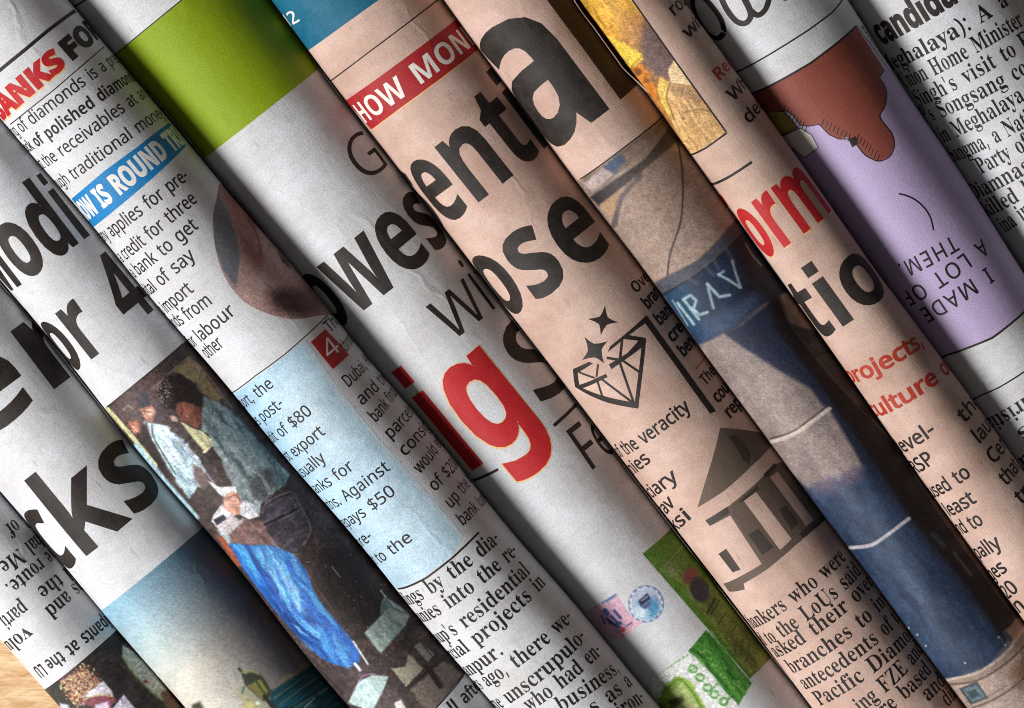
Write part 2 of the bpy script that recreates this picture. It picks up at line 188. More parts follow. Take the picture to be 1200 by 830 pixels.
  'd': "-E*M(M*%(S)^(d)A)$)#)b(s*[)#+U)A,9)_,T*(,e*O,j*t,g+8,Z+O,I+b,4+e,4+`,S+^-$+^.B,j.B,j(T+u(T+b),+^),+K(p+5(^*q(Q!*p)E+;)K+R)_+`*#+d*O+d*Z+`+1+S+T+<+j*o+q*Q+j*:+T*,+1*(*Y*,***:)a*Q)L",
  'e': "-)+%(M*J(R)v(c)O)#)2)H(y)x(s*Y(y+<)0+m)J,9)n,T*?,e*p,j+G,f+p,V,8,>,P+v,`+L,e*t,e*B*(*B*/)v*A)X*^)F++)@+M)B+l)G,1)P,O)^,O(h,4(]+o(T+M(O!**+-+_+-+Y+L+M+e+7+v*q+{*V+w*@+h*1+O",
  'f': "+P)A(T)A+p(b+p(b,H)A,d)A-%)D-O)P-o)d.,*$.;*E.C*k.F+..E+H.A+o.6+U-E+<-K*v-O*d-K*V-B*O-3*M,{*M,d+K,d+K+p*M+p*M(T",
  'g': "-E*b%d*<%e)r%i)P%o)0%y)0&q)w&[*h&T+1&Y+I&j+X(++^(O+^(W+_(o+`),+^),+H(l+0(Z*m(P*M(M*#(S)Z(e)?)&(|)d(s*[)#+S)@,7)],S*&,e*O,j*z,d+E,R+b,4+e,4+m,d,j,d,j(S,e&|,T&S,:&4+p%v+A%h!*q)D+9)I+Q)Z+`)y+d*N+d*Z+`+5+Q+W+:+k*p+q*P+j*:+T*-+2*(*Y*-*)*:)`*Q)K",
  'h': "-U)0(T)0.B*<.B*<-2*;,W*8,4*=,4*Q,L*k,^+/,g+O,j,-,b,W,J,s+y,|+;,|(T+p(T+p*{+i+N+U+j+4+r*g+k*N+R*A+,*<*Q*<(T",
  'i': "*r)d-8)N-;)<-C)0-R),-j)0.))<.8)N.@)d.B)x.@*1.8*=.)*A-j*=-R*1-C)x-;!)0(T)0,d*<,d*<(T",
  'j': "*r)d-8)N-;)<-C)0-R),-j)0.))<.8)N.@)d.B)x.@*1.8*=.)*A-j*=-R*1-C)x-;!(l%d(H%f()%l()&b(@&^(X&[(l&_({&h)-&y)0(;)0,d*<,d*<(,*9&e*0&G)x&.)_%t)=%h",
  'k': "-<)0(T)0.B*<.B*<+g*;+=*7*l*M+0*e+K+t,d-4,d+R*u-<(T+z(T*h*8*<)o*<(T",
  'l': "*r)0(T)0.B*<.B*<(T",
  'm': "0()0(T)0,d*$,d*2,4*8,4*L,L*g,^+,,g+K,j+q,g,7,],P,L,c,4,l,4-&,L-A,^-a,g.&,j._,b/-,J/E+y/M+;/M(T.A(T.A*{.;+N.)+j-c+r-@+k-*+U,v+3,r*],r(T+f(T+f*{+`+N+L+j+.+r*c+k*L+R*@+,*<*Q*<(T",
  'n': "-U)0(T)0,d*$,d*2,4*8,4*L,L*i,^+/,g+Q,j,.,b,W,J,s+y,|+;,|(T+p(T+p*{+l+E+b+_+N+n+4+r*f+k*M+R*A+,*<*Q*<(T",
  'o': "-<*t(M*C(S)q(d)L)&)1)L(y*#(s*](y+<)/+l)J,8)o,T*A,e*v,j+N,e+y,S,D,8,`+l,q+<,v*],q*#,a)M,E)&+{(d+N(S!*u)F+>)M+V)c+d*,+h*]+d+4+V+V+>+k*u+r*Q+k*:+V*-+4*(*]*-*,*:)c*R)M",
  'p': "-E)0%d)0,d**,d*8,3*<,3*N,H*e,Y+),f+M,j+t,e,<,T,Y,9,v+V-&*],{)|,n)K,W)%,:(d+r(S+J(M+%(Q*d(]*M(l*<)#*7)#*;(b*<(G*<%d!+.)G+K)N+a)d+n*.+r*^+n+5+a+V+J+l+,+r*d+l*N+Y*A+;*<*h*<*^*@*.*L)d*c)N",
  'q': "-E+^%d+^(M+b),+^),+L(p+6(^*r(Q*M(M*%(S)^(d)A)$)#)b(s*[)#+U)A,9)_,T*(,e*O,j*t,g+8,Z+O,I+b,4+d,4+m,d,j,d,j%d!*q)D+<)J+R)]+`)|+d*N+d*Z+`+1+S+T+<+j*p+q*P+j*:+T*-+1*(*Y*-*)*:)`*Q)K",
  'r': ",$)0(T)0,d*#,d*3,$*8,$*K,?*e,U+*,e+M,j+`,j+p,h+h+b+Z+d+J+e+1+c*r+[*]+O*K+>*@+%*<*`*<(T",
  's': ",B*<(M)q(O)R(R)6(Y(t(d(t)^):)Q)[)G)|)A*?)>*X)A*j)G*s)Q*w)_*u)h*q)p*j)x*[*(*%*@)`*O)F*^)3*n)$+((v+?(s+[)#,0)B,P)q,d*S,j*v,i+<,d+],Z,#,M+_+^+++q*l+w*R+y*1+r*%+`*&+W*++P*4+H*A+@*s+++Q*i+f*Y+u*F,$*/,()j+w)8+Y(l+((U",
  't': "+p*V(M*7(P)t(X)](h)J)$)?)E);)p);+p(d+p(d,B)C,d)`-Y*G-Y*G,d+V,d+V+p*G+p*G)p*J)^*S)P*b)H*t)E+;)I+Z)Q+Z(_+2(R*r(O",
  'u': "-U*Y(M)|(U)R(n)7)?).*#).,d*:,d*:*<*>)s*I)Y*[)J*w)E+D)M+])e+j*2+n*g+n,d,z,d,z(T,,(T+x)++r)++^(l+A(Z*{(P",
  'v': ",s*0(T(T,d)f,d*S*B*^)t*b)O*e)O*j)u*t*B+b,d,s,d+>(T",
  'w': "/+)l(T([,d)g,d*8*q*A*H*H)t*M)P*O)P*R)j*W*2*]*P*a*d+5,d,K,d,w*d-$*E-+)s-.)P-1)P-6)r-=*G-F*q-s,d/#,d-l(T,V(T,:*#,2*F,&*x+u+N+m+o+j+o+c+N+W*x+L*F+D)|+%(T",
  'x': ",y(W(T*#*`(^,d)x,d*g+F+V,d,p,d+P*`,v(T+[(T*g){)r(T",
  'y': ",s)F%d))%e(l%i(l&`)$&^):&[)W&a)m&p*$(,*0(E*6(W(T,d)j,d*W*E*`*%*d)^*f)^*k*%*t*E+`,d,s,d+/($*n&K*J&&)x%k",
  'z': ",<(g(T(g)7*a+o(q+o(q,d+{,d+{+{*,)I,()I,((T",
  '0': ",u*d(M*/(U)](k)<)7)%)i(r*L(m+<(q,,)#,j):-A)Y-f*,.#*d.++@.#+k-g,2-B,I,j,W,,,[+<,W*L,K)h,5)7+o(l+C(U!*d)G++)Q+@)q+K*L+O+<+K,,+@,`++-&*d-1*C-&*/,`*#,,)z+<*#*L*/)r*C)R",
  '1': ",u*T(T*T+b*U,7*W,j*H,Z*4,H)U+u)#,Y*g.#+b.#+b(T",
  '2': ",u(p(T(p)C*7*e*s+J+-+c+:+y+A,6+D,M+@,g+4,y*z-**b-.*F-**,,z)j,j)M,U(o->)B-`)[-n)x-y*A.(*j.*+=.%+c-r,(-^,>-C,L-#,Q,Y,M,3,A+i,-+H+l+(*|*8*=)V*=)Q,_)Q,_(T",
  '3': ",u*H(M)V(T(o(h(o)f)5)X)V)N)x)H*=)F*l)K+1)Y+B)p+G*6+E*H+=*X+/*e*s*m*T*s*,*u)`*u)`+j*,+j*S+m*q+s++,#+7,1+>,@+@,R+<,j+0,{*t--*S-0*3--)q-$)E,f(o-S)5-g)X-v**.&*[.*+E-|+y-e,@-@,K,i,D,;,-+r+e+X+<+I+<+G+p+:,;+#,R*[,Y*0,T)a,E)=,+(x+_(a+-(R",
  '4': ",u+#(T+#)`(`)`(`*N+*.#,/.#,/*V,j*V,j)`,/)`,/(T!)b*V+#*V+#+O+$+v+&,F+(,`+%,`*r,E*b,+",
  '5': ",u*F(M)z(O)W(T)8(](v(h(v)h)8)[)Y)Q)|)J*B)H*k)M+/)Z+A)s+G*<+A*]+/*s*j+(*?+,)q+))O*{)%+7)8.#,4.#,4-%*9-%*0+y*I,#*n,%+?+{+d+n,*+Y,A+<,P*q,U*E,P)m,@)C,$({+X(b+((R",
  '6': ",u*l(M*<(S)k(e)G)()+)Q(r*.(m*p(n+A(s+j({,9)/,_)A-()Y-E)y-_*F-r*v.$+T.)+v.(,<.#,<-++z-0+[-2+%--*V,x*;,a*(,B)w+w)r+L)v+L*-+c*D+u*a,(+-,,+g+{,9+],U+,,_*D,Y)m,J)C,2({+j(b+A(R!*j)G+,)L+A)[+O)v+T*B+P*c+D*{+0+1*l+6*V+3*D+,*5*z***l)|*[)y*K){*5*()y*2)f*A)U*S)J",
  '7': ",u)G(T+K-%(g-%(g.#,_.#,_-<*Y(T",
  '8': ",u*e(M)v(V)?(q)&)1(q)Q(m)w(s*J).*n)L+1)q+G)R+^)9+x)(,?({,h)(-2)8-O)Q-f)r-v*=.%*e.*+4.%+X-v+y-f,8-O,H-2,M,g,G,?,5+x+r+_+O+I+i+;,(+*,=*p,N*X,X*>,])y,W)S,G)3,-(r+e(^+;(Q!*e+u*{,&+4,5+A,G+F,`+B,t+5-+*|-4*d-8*M-4*:-+*.,t**,`*.,H*;,6*N,(!*d)@+,)D+C)P+Q)d+V)|+S*4+K*C+?*P+1*]*i*q*`*v*C*f*-*S)w*=)s*#)w)e*,)Q*C)D",
  '9': ",u)u(M)S(N)3(R)3)K)O)G)n)E*J)I*r)X+5)o+G*4+R*Y+W+*+S+*+B*n+-*[*j*O*@*K)b*T)6*s(t+J(j,2(o,d)$-3)=-U)_-n*..#*^.)+3-|+^-k,)-N,D-$,V,H,]+`,Z+6,V*f,N*>,A)r,/)O+o)1+P(q+)(^*S(Q!*^+@*s+C+,+K+;+V+F+e+M+t+O,++M,A+G,W+=,k+/,{*v-,*`-0*D-+*.,t)y,Y)u,4)y+m*,+U*@+E",
 },
 'S': {
  'A': "-Q(K(T(K(g(^(j(m(s(y)+)-)G*s-o+,-n,u)S-+)3-7(w-E(k-W(g-W(T+1(T+1(g+Z(n+h)*+f)7+^)M+I*()d*()K)C)H)7)G),)L(u)](j)y(g*#(g*#(T!)n*E+>*E*U,3",
  'B': "-W(e(T(e(f))(k):(u)D)/)G)N)G,f)E-%)A-8):-E)/-M(y-Q(d-S(d-d+(-d+v-^,T-I,v-(-(,S,z,-,f+h,C+Q+l+C,L+3,v*s-6*Q->*(-9)Y-))9,h(x,.(^+:(T!*Z+H*a+H+6+M+S+]+d+z+j,M+f,v+Y-8+D-H+#-N*k-L*a-E*[-8*Z,|!+*(m+O(s+h)-+u)M+z*#+t*T+b*u+A+-*j+3*Z+3*Z)=*])**c(v*o(o",
  'C': "-q+M(I*f(Q*-(i)W)4)4)e(w*F(o+0(w+s)4,S)X-+*/-O*h-g+O-n,)-h,d-T,y-O-4-W-?-n-Q-n-Q,(-@,(-#,a,X-3,--N+U-W+*-O*`-5*G,b*9,#*4+.*9*=*I)^*e)4+2(u+c(m,2(r,Z))-&)C-H)g-[)U-&(v,@(T",
  'D': ".4(i(T(i(f)+(j);(s)C)*)F)G)F,k)C-3)9-F)&-O(d-S(d-d+*-d+u-^,Y-I-1-(-T,S-j+t-q+0-j*B-U)b-4)5,_(n+{(Z+0(T!+*(m+R(s+t)+,3)G,K*/,S+1,M+|,>,],$--+Y-E++-M*o-K*c-C*]-5*Z,v*Z)D*]),*c(w*o(p",
  'E': "-V(c(T(c(f)((i):(s)D),)G)J)G,f)D-1):-E)(-O(e-S(e-d-+-d-+,4,t,4,f,j,H-2+t-D+4-J*m-H*d-D*_-=*[,y*[+B*f+B+4+H+O+Y+b+y+m,M,#,M,#)s+l)s+g*>+^*Y+O*n+=*z+#+(*^+**[+**[)?*^)+*e(x*s(r+2(q+a(s,-(|,M)1,h)G-$)f-7*3-J*3-.(T",
  'F': "-0(d(T(d(f))(l):(w)D)1)G)P)G,l)C-1)9-C)&-M(c-S(c-d-%-d-%,4,n,4,f,Y,W,v,D-2,*-@+`-H+2-K*m-I*d-G*_-A*[-8*Z-**Z+C*c+C+1+I+L+Z+_+z+i,O+{,O+{)s+j)s+_*L+M*m+1+%*b+,*Z+,*Z)M*[)7*a)&*i(t*w(m+1(h+M(f+M(T",
  'G': ".@+X(J*m(Q*1(h)Y)3)5)d(x*E(q+1(x+t)5,T)Y-+*/-O*h-g+M-n,+-h,f-U,y-P-*-R-2-W-?-n-Q-n-Q,(-@,(-/,N,s,p,Y-2,=-F+x-S+W-W+,-O*b-5*I,c*;,$*6+0*>*+*X)?*s(z+:(h+`(b,((e,<(p,G)),K)C,K*#,G*>,=*N,)*W+`*Z+`*k.8*k.8*Z-v*W-f*O-^*?-Z*#-Z(r,Y(T",
  'H': ".O(d(T(d(f))(k):(u)D).)G)M)G,p)C-2):-D)(-N(e-S(e-d+>-d+>-S*q-L*f-E*`-;*[-,*Z,p*Z+G,J+G,J,p,I-,,E-;,?-E,4-L,#-P+g-S+g-d.?-d.?-S-{-N-j-D-a-3-^,p-^)M-a)0-j(v-{(k.?(f.?(T+g(T+g(f,+(j,=(t,G)-,J)M,J+)*Z+)*Z)M*^).*g(u*y(k+>(f+>(T",
  'I': "+Q(b(T(b(f)%(l)9(u)D)-)G)G)G,x)D-8);-G))-O(b-S(b-d+@-d+@-S*{-O*i-G*_-8*[,x*[)I*])7*`)(*g(w*s(o++(j+B(f+B(T",
  'J': ",>)j&l)J&o)/&w(r(,(`(>(T(S(Q(l(T)((`)9(o)C)()G)<)C)K):)U)+)Y(q)W(b)Q(S)I(A)P(1)f(,){(0*/(;*5(N*8(j*8,d*6,|*2-5*+-B)w-J)e-O)K-S)K-d,.-d,.-S+q-P+b-K+V-C+P-7+L-#+K,d+K)U+E(v+4(J*o(+*F&r",
  'K': ".B(e(T(e(f))(k);(u)D).)G)M)G,p)D-2);-D))-N(f-S(f-d+>-d+>-S*r-L*g-E*`-;*]-,*[,p*[+6,5,j,J-*,Q->,B-N+p-S+p-d.*-d.*-S-z-S-P-J-#-0,M,^+[+j-l)*-x(w.+(n.9(i.K(f.K(T+f(T+f(f,%(g,6(j,?(p,B(w,=)+,0)>*l*{*[*k*[)M*_).*h(u*z(k+>(f+>(T",
  'L': "-F(d(T(d(f))(k):(u)D).)G)M)G,p)C-3):-E)(-N(e-S(e-d+F-d+F-S+.-Q*u-N*i-G*a-<*[--*Z,p*Z)O*^)+*d(z*m(t*{(q+6(q+c(t,/)#,M)4,g)L,|)m-5*>-G*>-.(T",
  'M': "/g(c(T(c(f)&(k)9(u)D).)G)K)G,s)F-.)C-<)<-F)1-L(z-P(d-S(d-d*^-d,1*2-^-d/U-d/U-S/:-M/)-C.x-1.u,o.u)Q.v)9.z)&/&(t/2(l/@(h/U(f/U(T-((T-((f-=(i-M(n-W(u-_)(-b)9-d)O-d-++m(T+Z(T)f,z)f)L)j),)u(s*/(i*M(f*M(T",
  'N': ".2-/(I)h,R)h)K)k)-)t(t*,(j*K(f*K(T(g(T(g(f(|(h)2(l)=(s)C)$)G)5)H)K)H,y(y-M(g-S(g-d*@-d,|*M,|,n,{-+,w-:,p-E,f-K,U-P,?-S,?-d.#-d.#-S-_-N-M-E-E-3-B,n-B(I",
  'O': ".Q+Q(I*z(N*M([*$(r)Z)6)>)Y))**(u*W(q+0(u+a)),5)>,_)[-)*%-F*N-]+#-k+U-o,--k,Y-]-)-G-K-+-h,a.$,7.2+b.6+0.2*W.$**-h)Y-J)6-&(r,W([,*(N!+U(a,%(j,F)+,^)V,l*:,p+0,h,5,P,z,8-?+s-Q+P-W+&-O*_-5*G,c*:,$*5+0*=*+*U)?*n(z+2(g",
  'P': "->(d(T(d(f))(k):(u)D).)G)M)G,p)C-2):-D)(-N(e-S(e-d*{-d+l-a,D-T,c-B,{-*-0,d-5,@-*+e,d+<,.*{+>*s*Z*s*Z)M*^).*g(u*y(k+>(f+>(T!*Z+2*n+2+@+7+]+I+l+h+q,=+m,l+`-2+H-E+#-K*l-I*b-D*]-:*Z-*",
  'Q': ".Q,o&8,/&@+R&U+&&z*`(S*1(j)b).)B)R)+*$(u*T(q+0(u+a)),5)>,_)[-)*%-F*N-]+#-k+U-o,--k,Y-]-)-G-K-+-h,a.$,7.2+b.6+0.+*<-c)R--(w,>(T,](&-*&e-Y&[-p&^.0&d.3&P-O&>!+U(a,&(j,G)+,_)V,m*:,q+0,i,5,P,z,8-?+s-Q+P-W+&-O*_-5*G,c*:,$*5+0*=*+*V)?*o(z+3(g",
  'R': "-v(d(T(d(f))(k):(u)D).)G)M)G,p)C-2):-D)(-N(e-S(e-d+$-d,$-],d-F-&-/-8,i-=,B-7+u-#+U,]+=,/+,-L).-a(o-l(h-{(f.#(f.#(T,F(T*n*y*Z*y*Z)M*^).*g(u*y(k+>(f+>(T!*Z+6*p+6+E+<+e+N+w+o,#,D+x,o+i-3+O-E+,-K*o-I*c-B*]-5*Z,v",
  'S': ",{)&(I)&*B):*B)O)Z)l).*9(m*j(d+3(i+M(y+^)8+d)U+^)r+K*0+-*D*G*d)m+))I+I)4+n).,@)2,g)?-/)T-I)p-^*8-k*^-o+1-j+g-]+p-Z+y-Y,--_,4-o,G-o,G,3,6,3,*,V+r,v+]-6+D-I+*-U*g-Y*G-T*0-F)z-2)u,q)y,X*-,D*C,3*b+|+I+^+o+I,1+5,E*x,R*a,Y*F,[*),V)Y,G)6,.(r+f(]+<(N*e(J*B(L){(U)_(^)Q(a)G(`)A([)9(I",
  'T': "-C)X(T)X(f)x(j*2(t*<).*@)M*@-M*9-M)c-F)=-/)$,d(r,2(`,2(`-d-6-d-6,1-%,1,r,e,Y-0,3-F+Y-M+S-M+S)M+W)-+a(s+u(j,<(f,<(T",
  'U': ".0+D(G*e(L*7(Z)o(r)W)9)J)d)E*?)E,p)B-2)9-D)&-N(d-S(d-d+<-d+<-S*o-L*e-E*^-;*Z-,*Y,p*Y*0*_)T*p)/+4(r+`(k,:(t,`)4,v)`-#*C-#,o,z-2,p-C,]-M,<-S,<-d-w-d-w-S-]-L-M-A-E-0-B,o-B*Y->)s-/)A,q(u,N([+{(L",
  'V': "-H*y(G)(,r(k-@(]-L(F-S(F-d*x-d*x-S*]-Q*J-L*@-C*<-6*?-)*E,o+O*3,P,n,U-%,W-5,S-C,J-L,8-Q+x-S+x-d-V-d-V-S-C-P-4-G-&-7,s,t+2(G",
  'W': "/O*O(I(u-$(m-9(d-G(W-O(E-S(E-d*Y-d*Y-S*F-Q*:-L*3-C*0-6*2-%*8,j++*=+z,U+k-++c->+W-I+H-O+1-S+1-d-S-d-S-S-0-L-$-8-+,w-w*J.b,f.h,|.j-2.g-A._-J.P-P.;-S.;-d/]-d/]-S/K-M/>-A/4-0/+,p-Z(I-H(I,0,)*c(I",
  'X': "-t(`(T(`(f)1(s)V)>*f*u)J,w):-5)+-E(v-O(e-S(c-S(c-d+@-d+@-S+1-S*m-M*c-;*f-0*n,y+U+n,6,j,C-(,G-:,<-L+r-S+r-d-g-d-g-S-d-S-G-O-/-C,q-/,Y,j+f+U-9)5-P(q-](i-j(f-m(f-m(T+:(T+:(f+?(f+c(l+o)$+k)5+`)K*w*[*.)M*#):)y))*-(m*R(f*R(T",
  'Y': "-F)b(T)b(f*&(k*8(u*A).*E)M*E*W)*,x(r-:(c-I(U-O(G-R(G-d*t-d*t-R*h-R*W-P*K-L*B-E*@-<*B-1*H-#+D+.,A,c,M,z,Q-4,K-D,:-O+w-R+t-R+t-d-S-d-S-R-C-N-5-D-(-7,t-#+X*p+X)M+[).+e(u+w(k,<(f,<(T",
  'Z': "-V(i(T(i(`+a-J*{-J*R-G*1-@)p-3)Z,w)H,X)9,0)(,0)5-d-2-d-2-W*=(r+;(r+{(z,Q)9,u)d-3*H-D*H-3(T",
  'a': ",L+K(J+.(O*u(_*m(x*;(V)[(K)<(P)#(`(n(w(i);(t)e);*,)t*H*l*c*l+=*i+V*`+g*O+q*8+u)p+o)e+_)n+M)v+?)x+3)u*|)k*o)[*g)I*d)7*g))*p(y+%(v+8(z+O)-+c)A+t)[,(){,0*F,2++,,+S+q+j+O+r*w+r):+t)#+w(y,#(w,,(y,4)%,=(q+s(S!*;(w*F(x*R)$*`).*l);*l*M*>*;)|)x)s)P)w)4*)(|",
  'b': ",^)&(I)&,y)$-:(z-H(o-P(]-S(]-d*.-d*.+d*S,(+),2+J,-+i+x,(+a,:+A,F*u,J*J,E)s,7)G+y)#+Z(b+5(P*e(J*8(S)f(q)1(I!*[(c*z(l+4)-+>)[+A*D+>*z+3+G*y+^*]+e*M+b*?+Z*4+M*.+>*.)A*3({*B(i",
  'c': "+r*@(J)t(O)S(`)7(x({)@(m)g(h*:(n*i)#+9)<+[)]+v*),-*S,3+%,.+F+w+[+`+b+A+`+0+V*|+I*t+8*q*{*v*n+-*i+G*j+Q*j+[*c+o*M+v*.+j)s+D)m*`)s)x*-)H*J),*q({+;)++[)D+j)8+D(j*r(R",
  'd': ",g*0(J)h(O)J(_)1(x(x)>(l)e(h*7(m*i(y+9)3+])M+v)m,-*6,2*b,)+++e++--+(-?*y-J*k-Q*T-S*T-d,3-d,3)G,4)2,9)$,C(u,U(q,U(`+s(Z++(J++(|*n(a*Q(O!*O(q*`(t*o)$*|)4++)H+++>+$+M*s+Z*d+c*R+f*7+^*%+F)v*w)s*=)u)_*%)6*6(y",
  'e': "+z*>(J)r(O)Q(_)6(x(z)A(m)j(h*A(m*n({+<)7+^)S+w)u,-*A,2*v,)+E+e+_+6+h*Q+h*J)r*J)x)m*.)E*H).*l)%+9)1+Z)R+j)E+D(p*r(S!)q*e*n*e*n*|*l+H*f+b*Y+q*E+v*,+k)v+K)q*p",
  'f': "*{(d(T(d(e(s(g)#(k)*(p).(x)0)E)0+b(e+b(e,*)0,*)0,U)8-,)Q-P)x-f*R-n*y-i+<-Z+M-E+S-,+P,r+H,d+;,Z+,,W*u,Z*h,b*`,m*^,|*`-1*f-@*i-F*j-M*f-U*X-W*G-T*=-J*9-9*8,{*8,**p,**p+b*8+b*8)=*:)#*B(o*Q(g*l(e*l(T",
  'g': ",;*6%y)U&#),&2(k&H(c&b(q(%)A(:(x(S(m(s(q)2)%)F)?)X)c)k)6*+(t*M(k*y(p+>)#+X)8+n)T,$)u,/*A,2*i,/+5,#,1,#,1+X+X+X+k+9+p*p+m*T+a*;+N*&+6)q*r)g*P)d*A)d*2)e){)c)m)Z)e)P)b)C)l)3*1)-*S)-++)++O)#+j(r+|(b,,(K,0(/,$&]+]&;+&&&!*A)y*V*%*c*6*j*Q*l*x*j+E*c+a*V+q*A+v*-+q)y+a)r+E)o*x)r*Q)y*6*-*%!*E&8+%&=+H&N+S&k+P&z+E(++3(0*r(2)^(2)K&y)E&d)K&S)[&E)w&;",
  'h': ",r(g(T(g(e(x(h))(o)/(z)0)4)0-+)/-=)*-I(y-Q(h-T(h-d*8-d*8+W*S+t*t,-+?,2+f,,,)+q,9+N,>*y,>)4,@({,E(o,O(h,`(e,`(T*o(T*o(e*t(e+0(o+7)4+7+$+6+=+1+N+&+X*p+[*Q+R*8+7*8)4*9({*>(o*H(h*X(e*X(T",
  'i': "*k)b,_)M,c)=,m)2-$).-8)2-L)=-^)M-i)b-l)u-i*--^*7-L*;-8*7-$*,,m)u,c!(g(T(g(e(x(h))(o)/(z)0)4)0+H)/+])++j(z+p(i+r(j,**8,**8)4*:({*>(o*H(h*X(e*X(T",
  'j': "*w)g,`)R,d)B,o)7-%)4-:)7-N)C-_)S-j)g-n){-j*2-_*=-N*A-:*=-%*2,o){,d!(y%y(`%{(I&)(7&4((&C&x&T&u&g&x&x(&(,(4(4(E(7(V(5(d(-(l&z(o&k(m&a(h&U(`&E(e&;(t&7)-&;)6&H):&])<&w)<+F):+[)4+i)&+p(k+s(k,**C,**C(?*;&d)|&>)T&&",
  'k': ",[(f(T(f(e(x(h))(o)/({)0)4)0-*)/-=)+-I({-P(i-S(j-d*8-d*8*M+/+D+<+T+@+c+7+o*v+r*s+r*s,*,M,*,M+r,(+i+`+P+**v,N(w,](j,m(e,m(T*x(T*x(e+$(e+6(i+;(u+9)#+4)-*G*7*8***8)4*9({*>(o*H(h*X(e*X(T",
  'l': "*l(g(T(g(e(x(h))(o)/(z)0)4)0-*)/-=)+-I({-P(i-S(i-d*8-d*8)4*:({*>(o*H(h*X(e*X(T",
  'm': ".o(g(T(g(e(x(h))(o)/(z)0)4)0+I)/+[)*+i(y+p(h+s(h,**6,**6+U*Q+s*q,,+9,2+b,,,$+r,4+Q,P+r,r,,->,2-d,,.%+q.6+N.<*y.<)4.=({.B(o.L(h.](e.](T,n(T,n(e-$(h-/(o-4({-6)4-6+$-4+=-0+N-%+X,n+[,Q+S,8+9,8)4,:({,?(o,H(h,X(e,X(T*l(T*l(e*|(h+-(o+2({+4)4+4+$+2+=+.+N+#+X*l+[*N+R*6+7*6)4*8({*<(p*F(h*U(e*U(T",
  'n': ",r(g(T(g(e(x(h))(o)/(z)0)4)0+I)/+[)*+i(y+p(h+s(h,**8,**8+W*S+u*t,-+?,2+f,,,)+q,9+N,>*y,>)4,@({,E(o,O(h,`(e,`(T*o(T*o(e*t(e+0(o+7)4+7+$+6+=+1+N+&+X*p+[*Q+R*8+7*8)4*9({*>(o*H(h*X(e*X(T",
  'o': ",D*M(J)|(O)V(`)8(z({)B(m)k(h*>(m*l({+;)8+])V+v)|,-*L,2*v,-+A+w+`+^+w+<,,*m,1*>,,)i+w)A+`(y+A(`*w(O!*M(`*f(g*v(|*{)4+$)M+(*>+$+/*u+[*e+q*M+x*4+q*#+[)u+/)r*>)u)N)x)4*#(|*4(g",
  'p': ",h(f%z(f&0(t&2)#&7)+&>).&G)0&m)0+?)/+Y)*+h(z+p(h+t(h,**3,**3+S*J+s*h,-+2,3+T,.+r+w,1+_,C+=,N*p,R*D,N)n,B)D,0({+p(a+Q(O+/(J*[(U*8(u*8&s*9&[*<&I*B&>*K&6*X&3*j&1*j%z!*h(q+*(y+;)7+E)`+I*>+F*u+=+D+-+Z*l+c*O+W*8+7*8)A*K({",
  'q': ",a*S%z*S&1*l&4*{&:+)&F+,&Y+,(r*`(T*2(K)i(O)K(_)2(v(y)<(m)b(i*4(n*e)#+6);+Z)Y+v*$,-*N,3*|,*+M+f,),4,4,4,4&Y,5&F,:&;,E&4,V&1,V%z!*W(s*g(u*u)#+%)0+,)?+,+=+&+[*q+n*W+t*:+k*&+Q)u+%)r*@)u)a*&)8*:(z",
  'r': "+l(g(T(g(e(x(h))(o)/(z)0)4)0+H)/+^)*+j(z+p(i+r(j,**6,**6+H*I+e*`+z*w,.+5,2+N,/+`,#+k+l+n+V+l+D+c+6+U+-+D+*+5+,+*+3*t+F*l+M*b+P*S+K*F+=*<+(*9*e*9)4*<(z*C(n*Q(h*j(e*j(T",
  's': "+m*;(J)w(N)S(Z)E(^)8(X)/(K(y(K(y)f)1)f)>)@)S(|)m(j*0(d*F(g*W(p*b)#*e)6*[)P*@)f)h*%)H*8)2*M)$*f(z+()(+O)=+p)_,,*1,3*J,0*l,(*s,%*z,$++,(+2,3+@,3+@+*+0+**|+J*i+b*R+p*9+u*%+s)q+k)i+_)f+O)h+@)p+4*#+**6*y*d*b+)*P+=*;+I)|+M)[+F)/+0(g*g(Q",
  't': "+0)y(K)U(P)>(_)1(y),)C),+d(i+d(i+y)T,f)m-**$-D*4-D*4,**u,**u+d*4+d*4)N*6)<*9)/*A)&*L)#*b)-*s)G+*)>*k(m*I(S",
  'u': ",l*&(J)W(Q)=(f)/)/)*)^)*+D)(+X(|+g(r+p(`+s(`,**2,**2)F*4)6*;)**F({*U(y*r)&+0)>+0+D+.+Y+)+h*v+p*b+s*b,*,8,*,8)B,:)/,?(|,J(v,](s,](b+y([+0(J+0)#*v(h*_(W*D(M",
  'v': ",%*2(J({+D(k+f(a+o(Q+r(Q,**H,**H+s*@+s*,+o*$+a*%+X*^)w+8+I+=+]+4+n*p+s*p,*,$,*,$+t+n+n+c+d+P+?*D(J",
  'w': "-O)w(J(f+U(Z+i(S+o(I+r(I,**.,**.+r)u+n)q+i)o+a)q+V)u+I*K)|*x+7*n+V*h+e*c+m*Y+r*L+t*L,*,7,*,7+r+{+m+u+a+u+Y+w+R,D*1,s+L,x+`,v+h,q+n,X+t,X,*-Y,*-Y+t-M+q-E+i-8+N,#(J+n(J++*j*0(J",
  'x': ",3(Y(T(Y(d(w(r):)4)x*,)&+S(m+j(X+r(X,**M,**M+s*7+p*0+e*9+P*[*s+,+M+4+X+6+d+4+k+/+o*n+s*n,*,+,*,++u+h+h+J+J*k*]+p(y+|(j,*(f,3(d,3(T*?(T*?(e*L(f*V(h*](m*^(s*Z)&*Q)7*.)o)^)9)T)*)Q(w)X(i)o(d)s(d)s(T",
